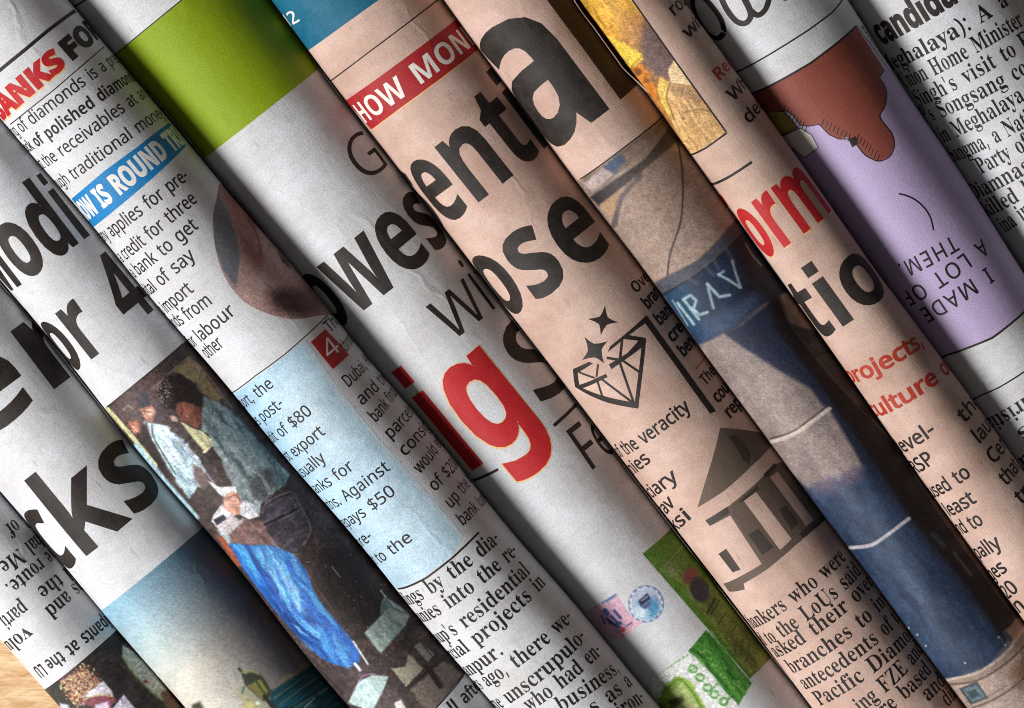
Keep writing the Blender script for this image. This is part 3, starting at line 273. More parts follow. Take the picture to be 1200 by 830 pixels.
  'y': "+y)0%y(r%|(_&/(Q&A(M&X(P&j(Y&x(g()(y(,)/(*)<&|)D&p)G&a)F&[)F&U)I&L)R&I)`&P)o&c*$((*0(O(y+G(n+`(d+l(]+q(Q+r(O,**F,**F+r*,+n*%+i*#+`*%+W*)+M*^)t+2+=+8+P+:+_+8+i+1+n+&+q*p+r*p,*+y,*+y+r+l+o+b+f+O+>*F(<*5&l*$&L)n&7)[&))H%{",
  'z': "+r(b(T(b(c*L+l*#+l)]+h)D+])3+F)(+#(o+#(u,*+`,*+`+p){(n*<(n*g(s++)(+@)A+P)h+a)h+X(T",
  '0': ",l*a(M*)(U)W(m)8)9(|)l(p*O(l+=(p,+(|,h)8-@)W-e*)-|*b.*+>-|+h-e,.-?,D,g,P,*,U+<,P*O,D)k,.)9+h(m+=(U!*a(z*w)&+/)9+9)W+B*?+D+<+B,:+9,{+/-?*x-Q*b-W*J-Q*:-?*/,{*%,:)|+<*%*?*/)W*:)9*J)&",
  '1': ",l)=(T)=(y)u(y*+({*6))*<)6*>)K*>-<)i,b)S,S)?,N)0,Q)#,[(t,l(q-()F-8)b-F*(-[*W.%+J.%+J)K+L)9+Q)++[({+m(y,K(y,K(T",
  '2': ",l(m(T(m)A)x*O*D*w*`+A*s+b+%,&+,,F+.,h++-1*y-G*i-U*R-Y*5-R){-<)q,q)m,=)I,A).,L(u,b(o-((s-?)&-U);-h)X-w*$.&*R.*+<-|+m-e,2-A,<,l,:,T,3,=,(,%+p+f+X+H+:+(*>*.)S)F+@)F+S)I+d)R+q)b+y)u,$*1,M*1,I(T",
  '3': ",l*G(M)r(P)M(Y)1(g(w(x(l)2(h)F(l)](y)n)2)x)H){)N)U)`):)z)**B)#*X)%*l)-+#)9+2)K+:)f+=*/+6*R*{*o*Y+)*-+/)[+/)[+Y*0+Y*V+`*q+u+(,;+-,d+)-,*x-D*f-T*M-Y*8-U*)-J)w-9)q,|)l,I)G,M)+,X(s,k(m--(w-N):-j)i.#*Q.*+9-|+k-g,1-C,<,n,4,C+w+z+U+`+-+L+H+E+d+:,$+*,:*n,H*R,M*.,I)b,=)B,,)(+m(n+Q(_+2(U*j(O",
  '4': ",l)v(T)v(y*0(y*E({*W)(*d)6*h)P*h)z(^)z(^*J*l.#+r.#+r*M,`*M,`)z+r)z+r)P+v)6,))(,;({,P(y,Y(y,Y(T!)4*M*h*M*h+l*i,S*l-<*b-%*R,c*B,F*6,3",
  '5': ",l*I(M)t(P)P(Y)6(g)#(x(s)2(p)G(t)[)%)j)7)s)M)v)N)c)T)O)^)>)l)0*%)&*>)#*T)&*h).*y);+.)O+6)l+9*8+3*e*z++*]+=*6+C)d+?)C+7)#+C):.#,0.#,3,Y+f,Y+`,q+],|+W-++N-0+@-2)f-2)Z+f){+m*L+p+:+g+r+L,3+0,C*e,H*8,D)i,8)G,%),+g(p+K(a+.(U*h(O",
  '6': ",l*j(M*:(S)j(g)H)-)/)Y(x*;(s+*(v+`)%,9)5,g)I-5)e-U*--o*T.$+*.*+Q.(+p-y,--m,=-^,F-K,H-8,D-$,6,m+w,a+P,]+L-,+G-?+?-N+4-W+#-[*X-O*<--**,M)z+Y*1+c*E+k*_+q+%+s+^+j,/+N,K*{,T*?,J)V,-({+g(b+@(R!*l({+*)(+;)<+G)_+K*8+F*i+:+0+&+C*f+I*R+G*>+?*-+4)z+)*&*.*7)M*N),",
  '7': ",l)l(T+n-2)n-2)R-*)F,i)B,F(s,F(v.#,U.#,U-[*L(T",
  '8': ",l*[(M*((R)W(`)8(t({)5(n)T(i)w(p*F)+*f)K+&)t+>)O+W)5+u)$,;(y,a(|-&).-C)B-^)`-r*0.%*d.*+J-{+x-b,9-;,B,f,<,A,*,$+f+g+@+P+u+2,>*l,Q*J,W)|,R)T,C)3,*(r+L(V!*p+h+,+w+;,1+C,H+F,g+D,z+?-3+6-C+*-P*s-X*`-[*G-V*5-F**-.*%,i*+,I*9,2*P+y!*`(u+%(z+=)3+M)N+R)q+L*6+;*N*u*e*H+#*3*l){*V)p*<)l)u)q)P*()4*@({",
  '9': ",l*<(M)q(P)T(X)?(f)1(v)))/)%)A)()O).)Z)9)c)G)h)S)L)d)4){)$*@(y*g),++)P+>*5+G+2+6*y*y*k*_*a*?*^)d*g)8+((v+T(m,8(q,f)%-5)<-U)[-o*).$*U.*++.#+T-l+w-M,7,{,H,@,M+Q,K*t,B*A,5)l+z)D+_(|+=(c*m(R!*]+5*s+8+,+A+;+P+G+c+A,T+3-/*v-L*Y-U*@-N*--9)z,n)v,<*#+`*9+@",
 },
}

# ------------------------------------------------------------------ glyph decoding
def _num(s, i):
    return (GLYPH_DIGITS.index(s[i]) * 88 + GLYPH_DIGITS.index(s[i + 1]) - 400) / 1000.0


FONT = {}
for _f, _g in GLYPHS.items():
    FONT[_f] = {}
    for _c, _v in _g.items():
        _adv = _num(_v, 0)
        _cs = []
        for _p in _v[2:].split('!'):
            _cs.append(np.array([(_num(_p, k), _num(_p, k + 2)) for k in range(0, len(_p), 4)]))
        FONT[_f][_c] = (_adv, _cs)
for _c in FONT['R']:
    for _f in ('B', 'S'):
        FONT[_f].setdefault(_c, FONT['R'][_c])
for _f, _w in (('R', 0.26), ('B', 0.26), ('S', 0.27)):
    FONT[_f][' '] = (_w, [])
XH = {f: max(p[:, 1].max() for p in FONT[f]['x'][1]) for f in FONT}
_dot = FONT['B']['i'][1]
for _k, _p in enumerate(_dot):                     # the headline face has square dots
    if _p[:, 1].min() > XH['B']:
        _a, _b = _p.min(0), _p.max(0)
        _dot[_k] = np.array([(_a[0], _a[1]), (_b[0], _a[1]), (_b[0], _b[1]), (_a[0], _b[1])])


def _area(p):
    q = np.roll(p, -1, 0)
    return 0.5 * np.sum(p[:, 0] * q[:, 1] - q[:, 0] * p[:, 1])


def embolden(cs, amt, amt_y=None):
    """Move every outline outward (amt > 0) or inward (amt < 0); sideways and upright by different amounts if wanted."""
    amt = np.array([amt, amt if amt_y is None else amt_y])
    if not cs or np.abs(amt).max() < 1e-6:
        return cs
    big = max(cs, key=lambda p: abs(_area(p)))
    sg = 1.0 if _area(big) > 0 else -1.0
    out = []
    for p in cs:
        a = p - np.roll(p, 1, 0)
        b = np.roll(p, -1, 0) - p
        na = np.stack([a[:, 1], -a[:, 0]], 1) / (np.linalg.norm(a, axis=1, keepdims=True) + 1e-9)
        nb = np.stack([b[:, 1], -b[:, 0]], 1) / (np.linalg.norm(b, axis=1, keepdims=True) + 1e-9)
        n = na + nb
        k = np.sum(n * na, 1, keepdims=True)
        n = n / np.clip(k, 0.6, None)
        out.append(p + sg * amt * n)
    return out


# ------------------------------------------------------------------ smooth value noise, evaluated with numpy
def vnoise(x, y, seed=0):
    xi = np.floor(x).astype(np.int64)
    yi = np.floor(y).astype(np.int64)
    fx, fy = x - xi, y - yi
    fx = fx * fx * (3 - 2 * fx)
    fy = fy * fy * (3 - 2 * fy)

    def h(i, j):
        n = (i * 374761393 + j * 668265263 + seed * 974711) & 0x7fffffff
        n = ((n ^ (n >> 13)) * 1274126177) & 0x7fffffff
        return ((n ^ (n >> 16)) & 0xffff) / 65535.0
    return (h(xi, yi) * (1 - fx) + h(xi + 1, yi) * fx) * (1 - fy) + (h(xi, yi + 1) * (1 - fx) + h(xi + 1, yi + 1) * fx) * fy


def fbm(x, y, seed=0):
    return (vnoise(x, y, seed) + 0.5 * vnoise(2.1 * x, 2.1 * y, seed + 1) + 0.25 * vnoise(4.3 * x, 4.3 * y, seed + 2)) / 1.75


# ------------------------------------------------------------------ a rolled newspaper: a slightly conical, slightly dented tube
def plane_point(px, py, z):
    v = CAM_F * FOCAL + CAM_R * (px - FRAME_W / 2) - CAM_U * (py - FRAME_H / 2)
    s = (z - CAM_O[2]) / v[2]
    return (CAM_O + v * s)


class Roll:
    def __init__(self, seed, left, right, z, dent=1.7):
        """left, right: (x at the top of the frame, x at its bottom) of the two silhouettes."""
        L0, L1 = plane_point(left[0], 0, z), plane_point(left[1], FRAME_H, z)
        R0, R1 = plane_point(right[0], 0, z), plane_point(right[1], FRAME_H, z)
        M0, M1 = ((L0 + R0) / 2)[:2], ((L1 + R1) / 2)[:2]
        self.len = float(np.linalg.norm(M1 - M0))
        self.d = (M1 - M0) / self.len
        self.p = np.array([-self.d[1], self.d[0]])
        r0 = 0.5 * abs(np.dot((R0 - L0)[:2], self.p))
        r1 = 0.5 * abs(np.dot((R1 - L1)[:2], self.p))
        self.M0, self.z = M0, z
        self.r0, self.k = r0, (r1 - r0) / self.len
        self.rm = (r0 + r1) / 2
        self.seed = seed
        self.dent = dent
        uc = float(np.dot(-M0, self.d))          # the point nearest the middle of the frame
        self.u0, self.u1 = uc - 860.0, uc + 860.0
        self.origin = np.array([*(M0 + self.d * uc), 0.0])
        r = random.Random(seed)
        self.waves = [(r.uniform(0.006, 0.028), r.choice([1, 2, 3, 4]), r.uniform(0, 6.28), r.uniform(0.3, 1.0)) for _ in range(6)]

    def radius(self, u, phi):
        u = np.asarray(u, float)
        phi = np.asarray(phi, float)
        r = self.r0 + self.k * u
        w = 0
        for ku, m, ph, a in self.waves:
            w = w + a * np.sin(ku * u + m * phi + ph)
        return r + self.dent * w * 0.35

    def world(self, X, Y, off=0.0):
        """X: arc length across the roll, Y: distance up its axis (-u)."""
        u = -np.asarray(Y, float)
        phi = np.asarray(X, float) / self.rm
        r = self.radius(u, phi) + off
        P = np.empty((len(u), 3))
        P[:, 0] = self.M0[0] + self.d[0] * u + self.p[0] * r * np.sin(phi)
        P[:, 1] = self.M0[1] + self.d[1] * u + self.p[1] * r * np.sin(phi)
        P[:, 2] = self.z + r * np.cos(phi)
        return P

    def normals(self, X, Y):
        e = 0.7
        X = np.asarray(X, float)
        Y = np.asarray(Y, float)
        a = self.world(X + e, Y) - self.world(X - e, Y)
        b = self.world(X, Y + e) - self.world(X, Y - e)
        n = np.cross(a, b)
        return n / np.linalg.norm(n, axis=1, keepdims=True)

    def at(self, px, py):
        """Where on the sheet the point seen at photo position (px, py) lies: (X, Y)."""
        v = CAM_F * FOCAL + CAM_R * (px - FRAME_W / 2) - CAM_U * (py - FRAME_H / 2)
        v = v / np.linalg.norm(v)
        o = CAM_O
        ox, oz = np.dot(o[:2] - self.M0, self.p), o[2] - self.z
        vx, vz, vu = np.dot(v[:2], self.p), v[2], np.dot(v[:2], self.d)
        ou = np.dot(o[:2] - self.M0, self.d)
        u, phi = 500.0, 0.0
        for _ in range(10):
            r = float(self.radius(u, phi))
            a = vx * vx + vz * vz
            b = ox * vx + oz * vz
            c = ox * ox + oz * oz - r * r
            disc = b * b - a * c
            s = (-b - math.sqrt(disc)) / a if disc > 0 else -b / a
            u = ou + vu * s
            phi = math.atan2(ox + vx * s, oz + vz * s)
        return np.array([phi * self.rm, -u])

    def ats(self, pts):
        return np.array([self.at(x, y) for x, y in pts])


def to_photo(P):
    q = P - CAM_O
    w = q @ CAM_F
    return np.stack([FRAME_W / 2 + FOCAL * (q @ CAM_R) / w, FRAME_H / 2 - FOCAL * (q @ CAM_U) / w], 1)


# ------------------------------------------------------------------ flat shapes -> triangles that follow the curved sheet
def triangulate(contours):
    """Constrained Delaunay triangles of the outlines; a triangle is kept where the even-odd rule says ink."""
    pts, edges = [], []
    for c in contours:
        n0, n = len(pts), len(c)
        pts += [Vector((float(x), float(y))) for x, y in c]
        edges += [(n0 + i, n0 + (i + 1) % n) for i in range(n)]
    v, _, f, _, _, _ = delaunay_2d_cdt(pts, edges, [], 0, 1e-5)
    V = np.array([(p.x, p.y) for p in v])
    T = np.array([list(t) for t in f if len(t) == 3], dtype=np.int64).reshape(-1, 3)
    m = V[T].mean(1)
    ins = np.zeros(len(T), bool)
    for c in contours:
        P = np.asarray(c, float)
        for k in range(len(P)):
            p, q = P[k - 1], P[k]
            cr = (p[1] > m[:, 1]) != (q[1] > m[:, 1])
            with np.errstate(divide='ignore', invalid='ignore'):
                ins ^= cr & (m[:, 0] < (q[0] - p[0]) * (m[:, 1] - p[1]) / (q[1] - p[1]) + p[0])
    return V, T[ins]


def subdivide(V, T, lx, ly):
    """Split long edges (longer than lx across or ly along) until none is left; neighbours stay joined."""
    V = [tuple(v) for v in V]
    T = [tuple(t) for t in T]
    for _ in range(12):
        mid = {}

        def m(i, j):
            k = (i, j) if i < j else (j, i)
            if k in mid:
                return mid[k]
            a, b = V[k[0]], V[k[1]]
            if abs(a[0] - b[0]) > lx or abs(a[1] - b[1]) > ly:
                V.append(((a[0] + b[0]) / 2, (a[1] + b[1]) / 2))
                mid[k] = len(V) - 1
            else:
                mid[k] = -1
            return mid[k]
        N = []
        for a, b, c in T:
            x, y, z = m(a, b), m(b, c), m(c, a)
            n = (x >= 0) + (y >= 0) + (z >= 0)
            if n == 0:
                N.append((a, b, c))
            elif n == 3:
                N += [(a, x, z), (x, b, y), (z, y, c), (x, y, z)]
            else:
                while not (x >= 0 and (n == 1 or z < 0)):
                    a, b, c, x, y, z = b, c, a, y, z, x
                if n == 1:
                    N += [(a, x, c), (x, b, c)]
                else:                       # x and y split, z not
                    N += [(x, b, y), (a, x, y), (a, y, c)]
        done = len(N) == len(T)
        T = N
        if done:
            break
    return np.array(V), np.array(T, dtype=np.int64)


def link(name, mesh, mat, parent):
    o = bpy.data.objects.new(name, mesh)
    C.objects.link(o)
    if mat is not None:
        mesh.materials.append(mat)
    if parent is not None:
        o.parent = parent
    return o


def sheet_mesh(name, roll, X, Y, faces, off, mat, parent, colours=None, origin=None):
    P = roll.world(X, Y, off)
    base = roll.origin
    me = bpy.data.meshes.new(name)
    co = (P - base) * S
    faces = np.asarray(faces)
    # keep every face turned outward
    n = len(faces[0])
    a, b, c = X[faces[:, 0]], X[faces[:, 1]], X[faces[:, 2]]
    d, e, f = Y[faces[:, 0]], Y[faces[:, 1]], Y[faces[:, 2]]
    flip = ((b - a) * (f - d) - (c - a) * (e - d)) < 0
    faces = faces.copy()
    faces[flip] = faces[flip][:, ::-1]
    me.vertices.add(len(co))
    me.vertices.foreach_set('co', co.astype(np.float32).ravel())
    me.loops.add(faces.size)
    me.loops.foreach_set('vertex_index', faces.astype(np.int32).ravel())
    me.polygons.add(len(faces))
    me.polygons.foreach_set('loop_start', np.arange(0, faces.size, n, dtype=np.int32))
    me.update(calc_edges=True)
    me.validate()
    uv = me.uv_layers.new(name='sheet')
    li = np.empty(len(me.loops), dtype=np.int32)
    me.loops.foreach_get('vertex_index', li)
    U = np.stack([X / 100.0 + roll.seed * 3.17, Y / 100.0 + roll.seed * 1.31], 1).astype(np.float32)
    uv.data.foreach_set('uv', U[li].ravel())
    if colours is not None:
        ca = me.color_attributes.new(name='print', type='FLOAT_COLOR', domain='POINT')
        rgba = np.ones((len(X), 4), np.float32)
        grey = colours @ np.array([0.30, 0.59, 0.11])
        rgba[:, :3] = np.clip(0.80 * colours + 0.20 * grey[:, None], 0, 1) ** 2.2
        ca.data.foreach_set('color', rgba.ravel())
    me.polygons.foreach_set('use_smooth', np.ones(len(me.polygons), dtype=bool))
    me.normals_split_custom_set_from_vertices([tuple(v) for v in roll.normals(X, Y)])
    return link(name, me, mat, parent)


class Ink:
    """Collects outlines printed in one ink and links them as one mesh on the sheet."""

    def __init__(self, roll):
        self.roll, self.V, self.T, self.n = roll, [], [], 0
        self.clip = 1.75

    def add(self, contours, lx=4.0, ly=14.0):
        V, T = triangulate(contours)
        if not len(T):
            return
        V, T = subdivide(V, T, lx, ly)
        keep = (np.abs(V[T][:, :, 0]).max(1) / self.roll.rm) < self.clip
        T = T[keep]
        if not len(T):
            return
        self.V.append(V)
        self.T.append(T + self.n)
        self.n += len(V)

    # -- text: character i0 starts at photo point p0, character i1 starts at p1
    def text(self, s, font, xh, i0, p0, i1, p1, bold=0.0, track=0.0, squeeze=None):
        r = self.roll
        A, B = r.at(*p0), r.at(*p1)
        e = (B - A)
        L = float(np.linalg.norm(e))
        e = e / L
        up = np.array([-e[1], e[0]])
        adv = [FONT[font][c][0] + track for c in s]
        pos = np.concatenate([[0], np.cumsum(adv)])
        sx = L / (pos[i1] - pos[i0])
        sy = xh / XH[font]
        if squeeze is not None:                  # width fixed by proportion, anchored at p1
            sx = sy * squeeze
            A = B - e * sx * (pos[i1] - pos[i0])
        for k, c in enumerate(s):
            cs = FONT[font][c][1]
            if not cs:
                continue
            b = bold if (font == 'R' or c in GLYPHS[font]) else bold + (0.03 if font == 'B' else 0.0)
            out = []
            for q in embolden(cs, b - 0.003, 0.004) if font == 'S' else embolden(cs, b):
                x = (q[:, 0] + pos[k] - pos[i0]) * sx
                y = q[:, 1] * sy
                out.append(A + np.outer(x, e) + np.outer(y, up))
            self.add(out)

    def poly(self, pts, smooth=False, holes=()):
        P = self.roll.ats(pts)
        if smooth:
            P = catmull(P)
        self.add([P] + [self.roll.ats(h) for h in holes])

    def line(self, pts, w, smooth=False):
        P = self.roll.ats(pts)
        if smooth and len(P) > 2:
            P = catmull(P, closed=False)
        self.add([ribbon(P, w)])

    def build(self, name, mat, parent, off=0.16):
        if not self.V:
            return None
        V = np.concatenate(self.V)
        T = np.concatenate(self.T)
        return sheet_mesh(name, self.roll, V[:, 0], V[:, 1], T, off, mat, parent)


def catmull(P, n=6, closed=True):
    P = np.asarray(P, float)
    out = []
    N = len(P)
    for i in range(N if closed else N - 1):
        if closed:
            a, b, c, d = P[i - 1], P[i], P[(i + 1) % N], P[(i + 2) % N]
        else:
            a, b, c, d = P[max(i - 1, 0)], P[i], P[i + 1], P[min(i + 2, N - 1)]
        for k in range(n):
            t = k / n
            out.append(0.5 * ((2 * b) + (c - a) * t + (2 * a - 5 * b + 4 * c - d) * t * t + (3 * b - a - 3 * c + d) * t ** 3))
    if not closed:
        out.append(P[-1])
    return np.array(out)


def ribbon(P, w):
    P = np.asarray(P, float)
    t = np.gradient(P, axis=0)
    t /= np.linalg.norm(t, axis=1, keepdims=True)
    n = np.stack([-t[:, 1], t[:, 0]], 1) * w / 2
    return np.concatenate([P + n, (P - n)[::-1]])


# ------------------------------------------------------------------ printed pictures: coloured shapes laid down on the sheet
class Canvas:
    def __init__(self, X, Y, base):
        self.x, self.y = X, Y
        self.c = np.tile(np.array(base, float) / 255.0, (len(X), 1))

    def _mix(self, m, col):
        col = np.asarray(col, float) / 255.0
        self.c = self.c * (1 - m[:, None]) + col * m[:, None]

    def fill(self, pts, col, f=1.2, alpha=1.0, smooth=False, rag=0.0):
        P = catmull(pts) if smooth else np.asarray(pts, float)
        x, y = self.x, self.y
        if rag:
            x = x + rag * (fbm(self.x / 5, self.y / 5, 11) - 0.5) * 4
            y = y + rag * (fbm(self.x / 5, self.y / 5, 17) - 0.5) * 4
        lo, hi = P.min(0) - f - 3, P.max(0) + f + 3
        idx = np.nonzero((x > lo[0]) & (x < hi[0]) & (y > lo[1]) & (y < hi[1]))[0]
        if not len(idx):
            return
        X, Y = x[idx], y[idx]
        ins = np.zeros(len(idx), bool)
        dist = np.full(len(idx), 1e9)
        for k in range(len(P)):
            a, b = P[k - 1], P[k]
            cr = ((a[1] > Y) != (b[1] > Y))
            with np.errstate(divide='ignore', invalid='ignore'):
                ins ^= cr & (X < (b[0] - a[0]) * (Y - a[1]) / (b[1] - a[1] + 1e-12) + a[0])
            ab = b - a
            t = np.clip(((X - a[0]) * ab[0] + (Y - a[1]) * ab[1]) / (ab @ ab + 1e-9), 0, 1)
            dist = np.minimum(dist, np.hypot(X - a[0] - t * ab[0], Y - a[1] - t * ab[1]))
        sd = np.where(ins, dist, -dist)
        m = np.zeros(len(x))
        m[idx] = alpha * np.clip(sd / f * 0.5 + 0.5, 0, 1)
        self._mix(m, col)

    def line(self, pts, w, col, f=0.8, alpha=1.0, smooth=True):
        P = catmull(pts, closed=False) if smooth and len(pts) > 2 else np.asarray(pts, float)
        lo, hi = P.min(0) - w - f - 2, P.max(0) + w + f + 2
        idx = np.nonzero((self.x > lo[0]) & (self.x < hi[0]) & (self.y > lo[1]) & (self.y < hi[1]))[0]
        if not len(idx):
            return
        X, Y = self.x[idx], self.y[idx]
        dist = np.full(len(idx), 1e9)
        for k in range(len(P) - 1):
            a, b = P[k], P[k + 1]
            ab = b - a
            t = np.clip(((X - a[0]) * ab[0] + (Y - a[1]) * ab[1]) / (ab @ ab + 1e-9), 0, 1)
            dist = np.minimum(dist, np.hypot(X - a[0] - t * ab[0], Y - a[1] - t * ab[1]))
        m = np.zeros(len(self.x))
        m[idx] = alpha * np.clip((w / 2 - dist) / f * 0.5 + 0.5, 0, 1)
        self._mix(m, col)

    def blob(self, cx, cy, rx, ry, col, ang=0.0, f=0.3, alpha=1.0):
        a = math.radians(ang)
        dx, dy = self.x - cx, self.y - cy
        q = np.hypot((dx * math.cos(a) + dy * math.sin(a)) / rx, (-dx * math.sin(a) + dy * math.cos(a)) / ry)
        self._mix(alpha * np.clip((1 - q) / f + 0.5, 0, 1), col)

    def ramp(self, p0, c0, p1, c1, alpha=1.0):
        d = np.array(p1, float) - np.array(p0, float)
        t = np.clip(((self.x - p0[0]) * d[0] + (self.y - p0[1]) * d[1]) / (d @ d), 0, 1)[:, None]
        col = np.array(c0) / 255.0 * (1 - t) + np.array(c1) / 255.0 * t
        self.c = self.c * (1 - alpha) + col * alpha

    def mottle(self, scale, amp, seed=0, where=None):
        n = (fbm(self.x / scale, self.y / scale, seed) - 0.5) * 2 * amp
        if where is not None:
            n = n * where
        self.c = self.c * (1 + n[:, None])

    def streak(self, direction, length, width, amp, seed=0, where=None):
        d = np.array(direction, float)
        d /= np.linalg.norm(d)
        a = self.x * d[0] + self.y * d[1]
        b = -self.x * d[1] + self.y * d[0]
        n = (fbm(a / length, b / width, seed) - 0.5) * 2 * amp
        if where is not None:
            n = n * where
        self.c = self.c * (1 + n[:, None])

    def mask(self, pts, f=1.5, smooth=False):
        keep = self.c
        self.c = np.zeros_like(keep)
        self.fill(pts, (255, 255, 255), f, smooth=smooth)
        m = self.c[:, 0]
        self.c = keep
        return m

    def folds(self, pts, direction, length, width, light, dark, amp=0.8, seed=0, f=2.0):
        """Printed cloth: bands of lighter and darker tone that run along a direction and wander."""
        m = self.mask(pts, f)
        d = np.array(direction, float)
        d /= np.linalg.norm(d)
        wx = self.x + 9 * (fbm(self.x / 23, self.y / 23, seed + 3) - 0.5)
        wy = self.y + 9 * (fbm(self.x / 23, self.y / 23, seed + 7) - 0.5)
        a, b = wx * d[0] + wy * d[1], -wx * d[1] + wy * d[0]
        n = fbm(a / length, b / width, seed)
        self._mix(m * amp * np.clip((n - 0.53) * 5.5, 0, 1), light)
        self._mix(m * amp * np.clip((0.45 - n) * 5.5, 0, 1), dark)

    def texture(self, k=1.0):
        self.mottle(2.1, 0.26 * k, 41)
        self.mottle(5.0, 0.16 * k, 43)

    def grain(self, amp, chroma=0.6):
        g = rng.normal(0, 1, (len(self.x), 1)) * (1 - chroma) + rng.normal(0, 1, (len(self.x), 3)) * chroma
        self.c = np.clip(self.c * (1 + amp * g) + 0.12 * amp * g, 0.01, 1)

    def screen(self, period, amp):
        k = 2 * math.pi / period
        a, b = 0.97 * self.x + 0.26 * self.y, -0.26 * self.x + 0.97 * self.y
        self.c = np.clip(self.c * (1 + amp * (np.sin(k * a) * np.sin(k * b))[:, None]), 0, 1)


def picture(name, roll, top, bottom, paint, base, mat, parent, left=None, right=None, step=1.15, off=0.12):
    """A rectangular print: its top and bottom edges are photo points, its sides photo points or the hidden flanks."""
    t, b = roll.ats(top), roll.ats(bottom)
    x0 = roll.ats(left)[:, 0].mean() if left else -1.62 * roll.rm
    x1 = roll.ats(right)[:, 0].mean() if right else 1.62 * roll.rm
    pt = np.polyfit(t[:, 0], t[:, 1], min(2, len(t) - 1))
    pb = np.polyfit(b[:, 0], b[:, 1], min(2, len(b) - 1))
    nx = int((x1 - x0) / step) + 2
    gx = np.linspace(x0, x1, nx)
    yt, yb = np.polyval(pt, gx), np.polyval(pb, gx)
    ny = int(np.abs(yt - yb).max() / step) + 2
    w = np.linspace(0, 1, ny)[:, None]
    X = np.tile(gx, (ny, 1))
    Y = yt[None] * (1 - w) + yb[None] * w
    i = (np.arange(ny - 1)[:, None] * nx + np.arange(nx - 1)[None]).ravel()
    F = np.stack([i, i + nx, i + nx + 1, i + 1], 1)
    X, Y = X.ravel(), Y.ravel()
    q = to_photo(roll.world(X, Y))
    cv = Canvas(q[:, 0], q[:, 1], base)
    paint(cv)
    return sheet_mesh(name, roll, X, Y, F, off, mat, parent, colours=cv.c)


def cutout(name, roll, pts, paint, base, mat, parent, smooth=False, step=1.5, off=0.13, circle=None):
    """A print with a free outline."""
    P = roll.ats(pts)
    if smooth:
        P = catmull(P, 8)
    V, T = triangulate([P])
    V, T = subdivide(V, T, step, step)
    q = to_photo(roll.world(V[:, 0], V[:, 1]))
    cv = Canvas(q[:, 0], q[:, 1], base)
    paint(cv)
    return sheet_mesh(name, roll, V[:, 0], V[:, 1], T, off, mat, parent, colours=cv.c)


# ------------------------------------------------------------------ materials
def lin(c):
    return tuple((v / 255.0) ** 2.2 for v in c) + (1.0,)


def _base(name, rough=0.82, spec=0.18):
    m = bpy.data.materials.new(name)
    m.use_nodes = True
    nt = m.node_tree
    b = nt.nodes['Principled BSDF']
    b.inputs['Roughness'].default_value = rough
    b.inputs['Specular IOR Level'].default_value = spec
    uv = nt.nodes.new('ShaderNodeUVMap')
    uv.uv_map = 'sheet'
    return m, nt, b, uv


def _noise(nt, uv, scale, detail=3.0, stretch=None, rough=0.6):
    n = nt.nodes.new('ShaderNodeTexNoise')
    n.inputs['Scale'].default_value = scale
    n.inputs['Detail'].default_value = detail
    n.inputs['Roughness'].default_value = rough
    if stretch:
        mp = nt.nodes.new('ShaderNodeMapping')
        mp.inputs['Scale'].default_value = stretch
        nt.links.new(uv.outputs[0], mp.inputs[0])
        nt.links.new(mp.outputs[0], n.inputs['Vector'])
    else:
        nt.links.new(uv.outputs[0], n.inputs['Vector'])
    return n.outputs['Fac']


def _range(nt, v, a, b, c, d):
    r = nt.nodes.new('ShaderNodeMapRange')
    nt.links.new(v, r.inputs[0])
    for i, x in enumerate((a, b, c, d)):
        r.inputs[i + 1].default_value = x
    return r.outputs[0]


def _mix(nt, fac, a, b, mode='MIX'):
    m = nt.nodes.new('ShaderNodeMix')
    m.data_type = 'RGBA'
    m.blend_type = mode
    for sock, v in ((m.inputs[0], fac), (m.inputs[6], a), (m.inputs[7], b)):
        if isinstance(v, (tuple, float, int)):
            sock.default_value = v
        else:
            nt.links.new(v, sock)
    return m.outputs[2]


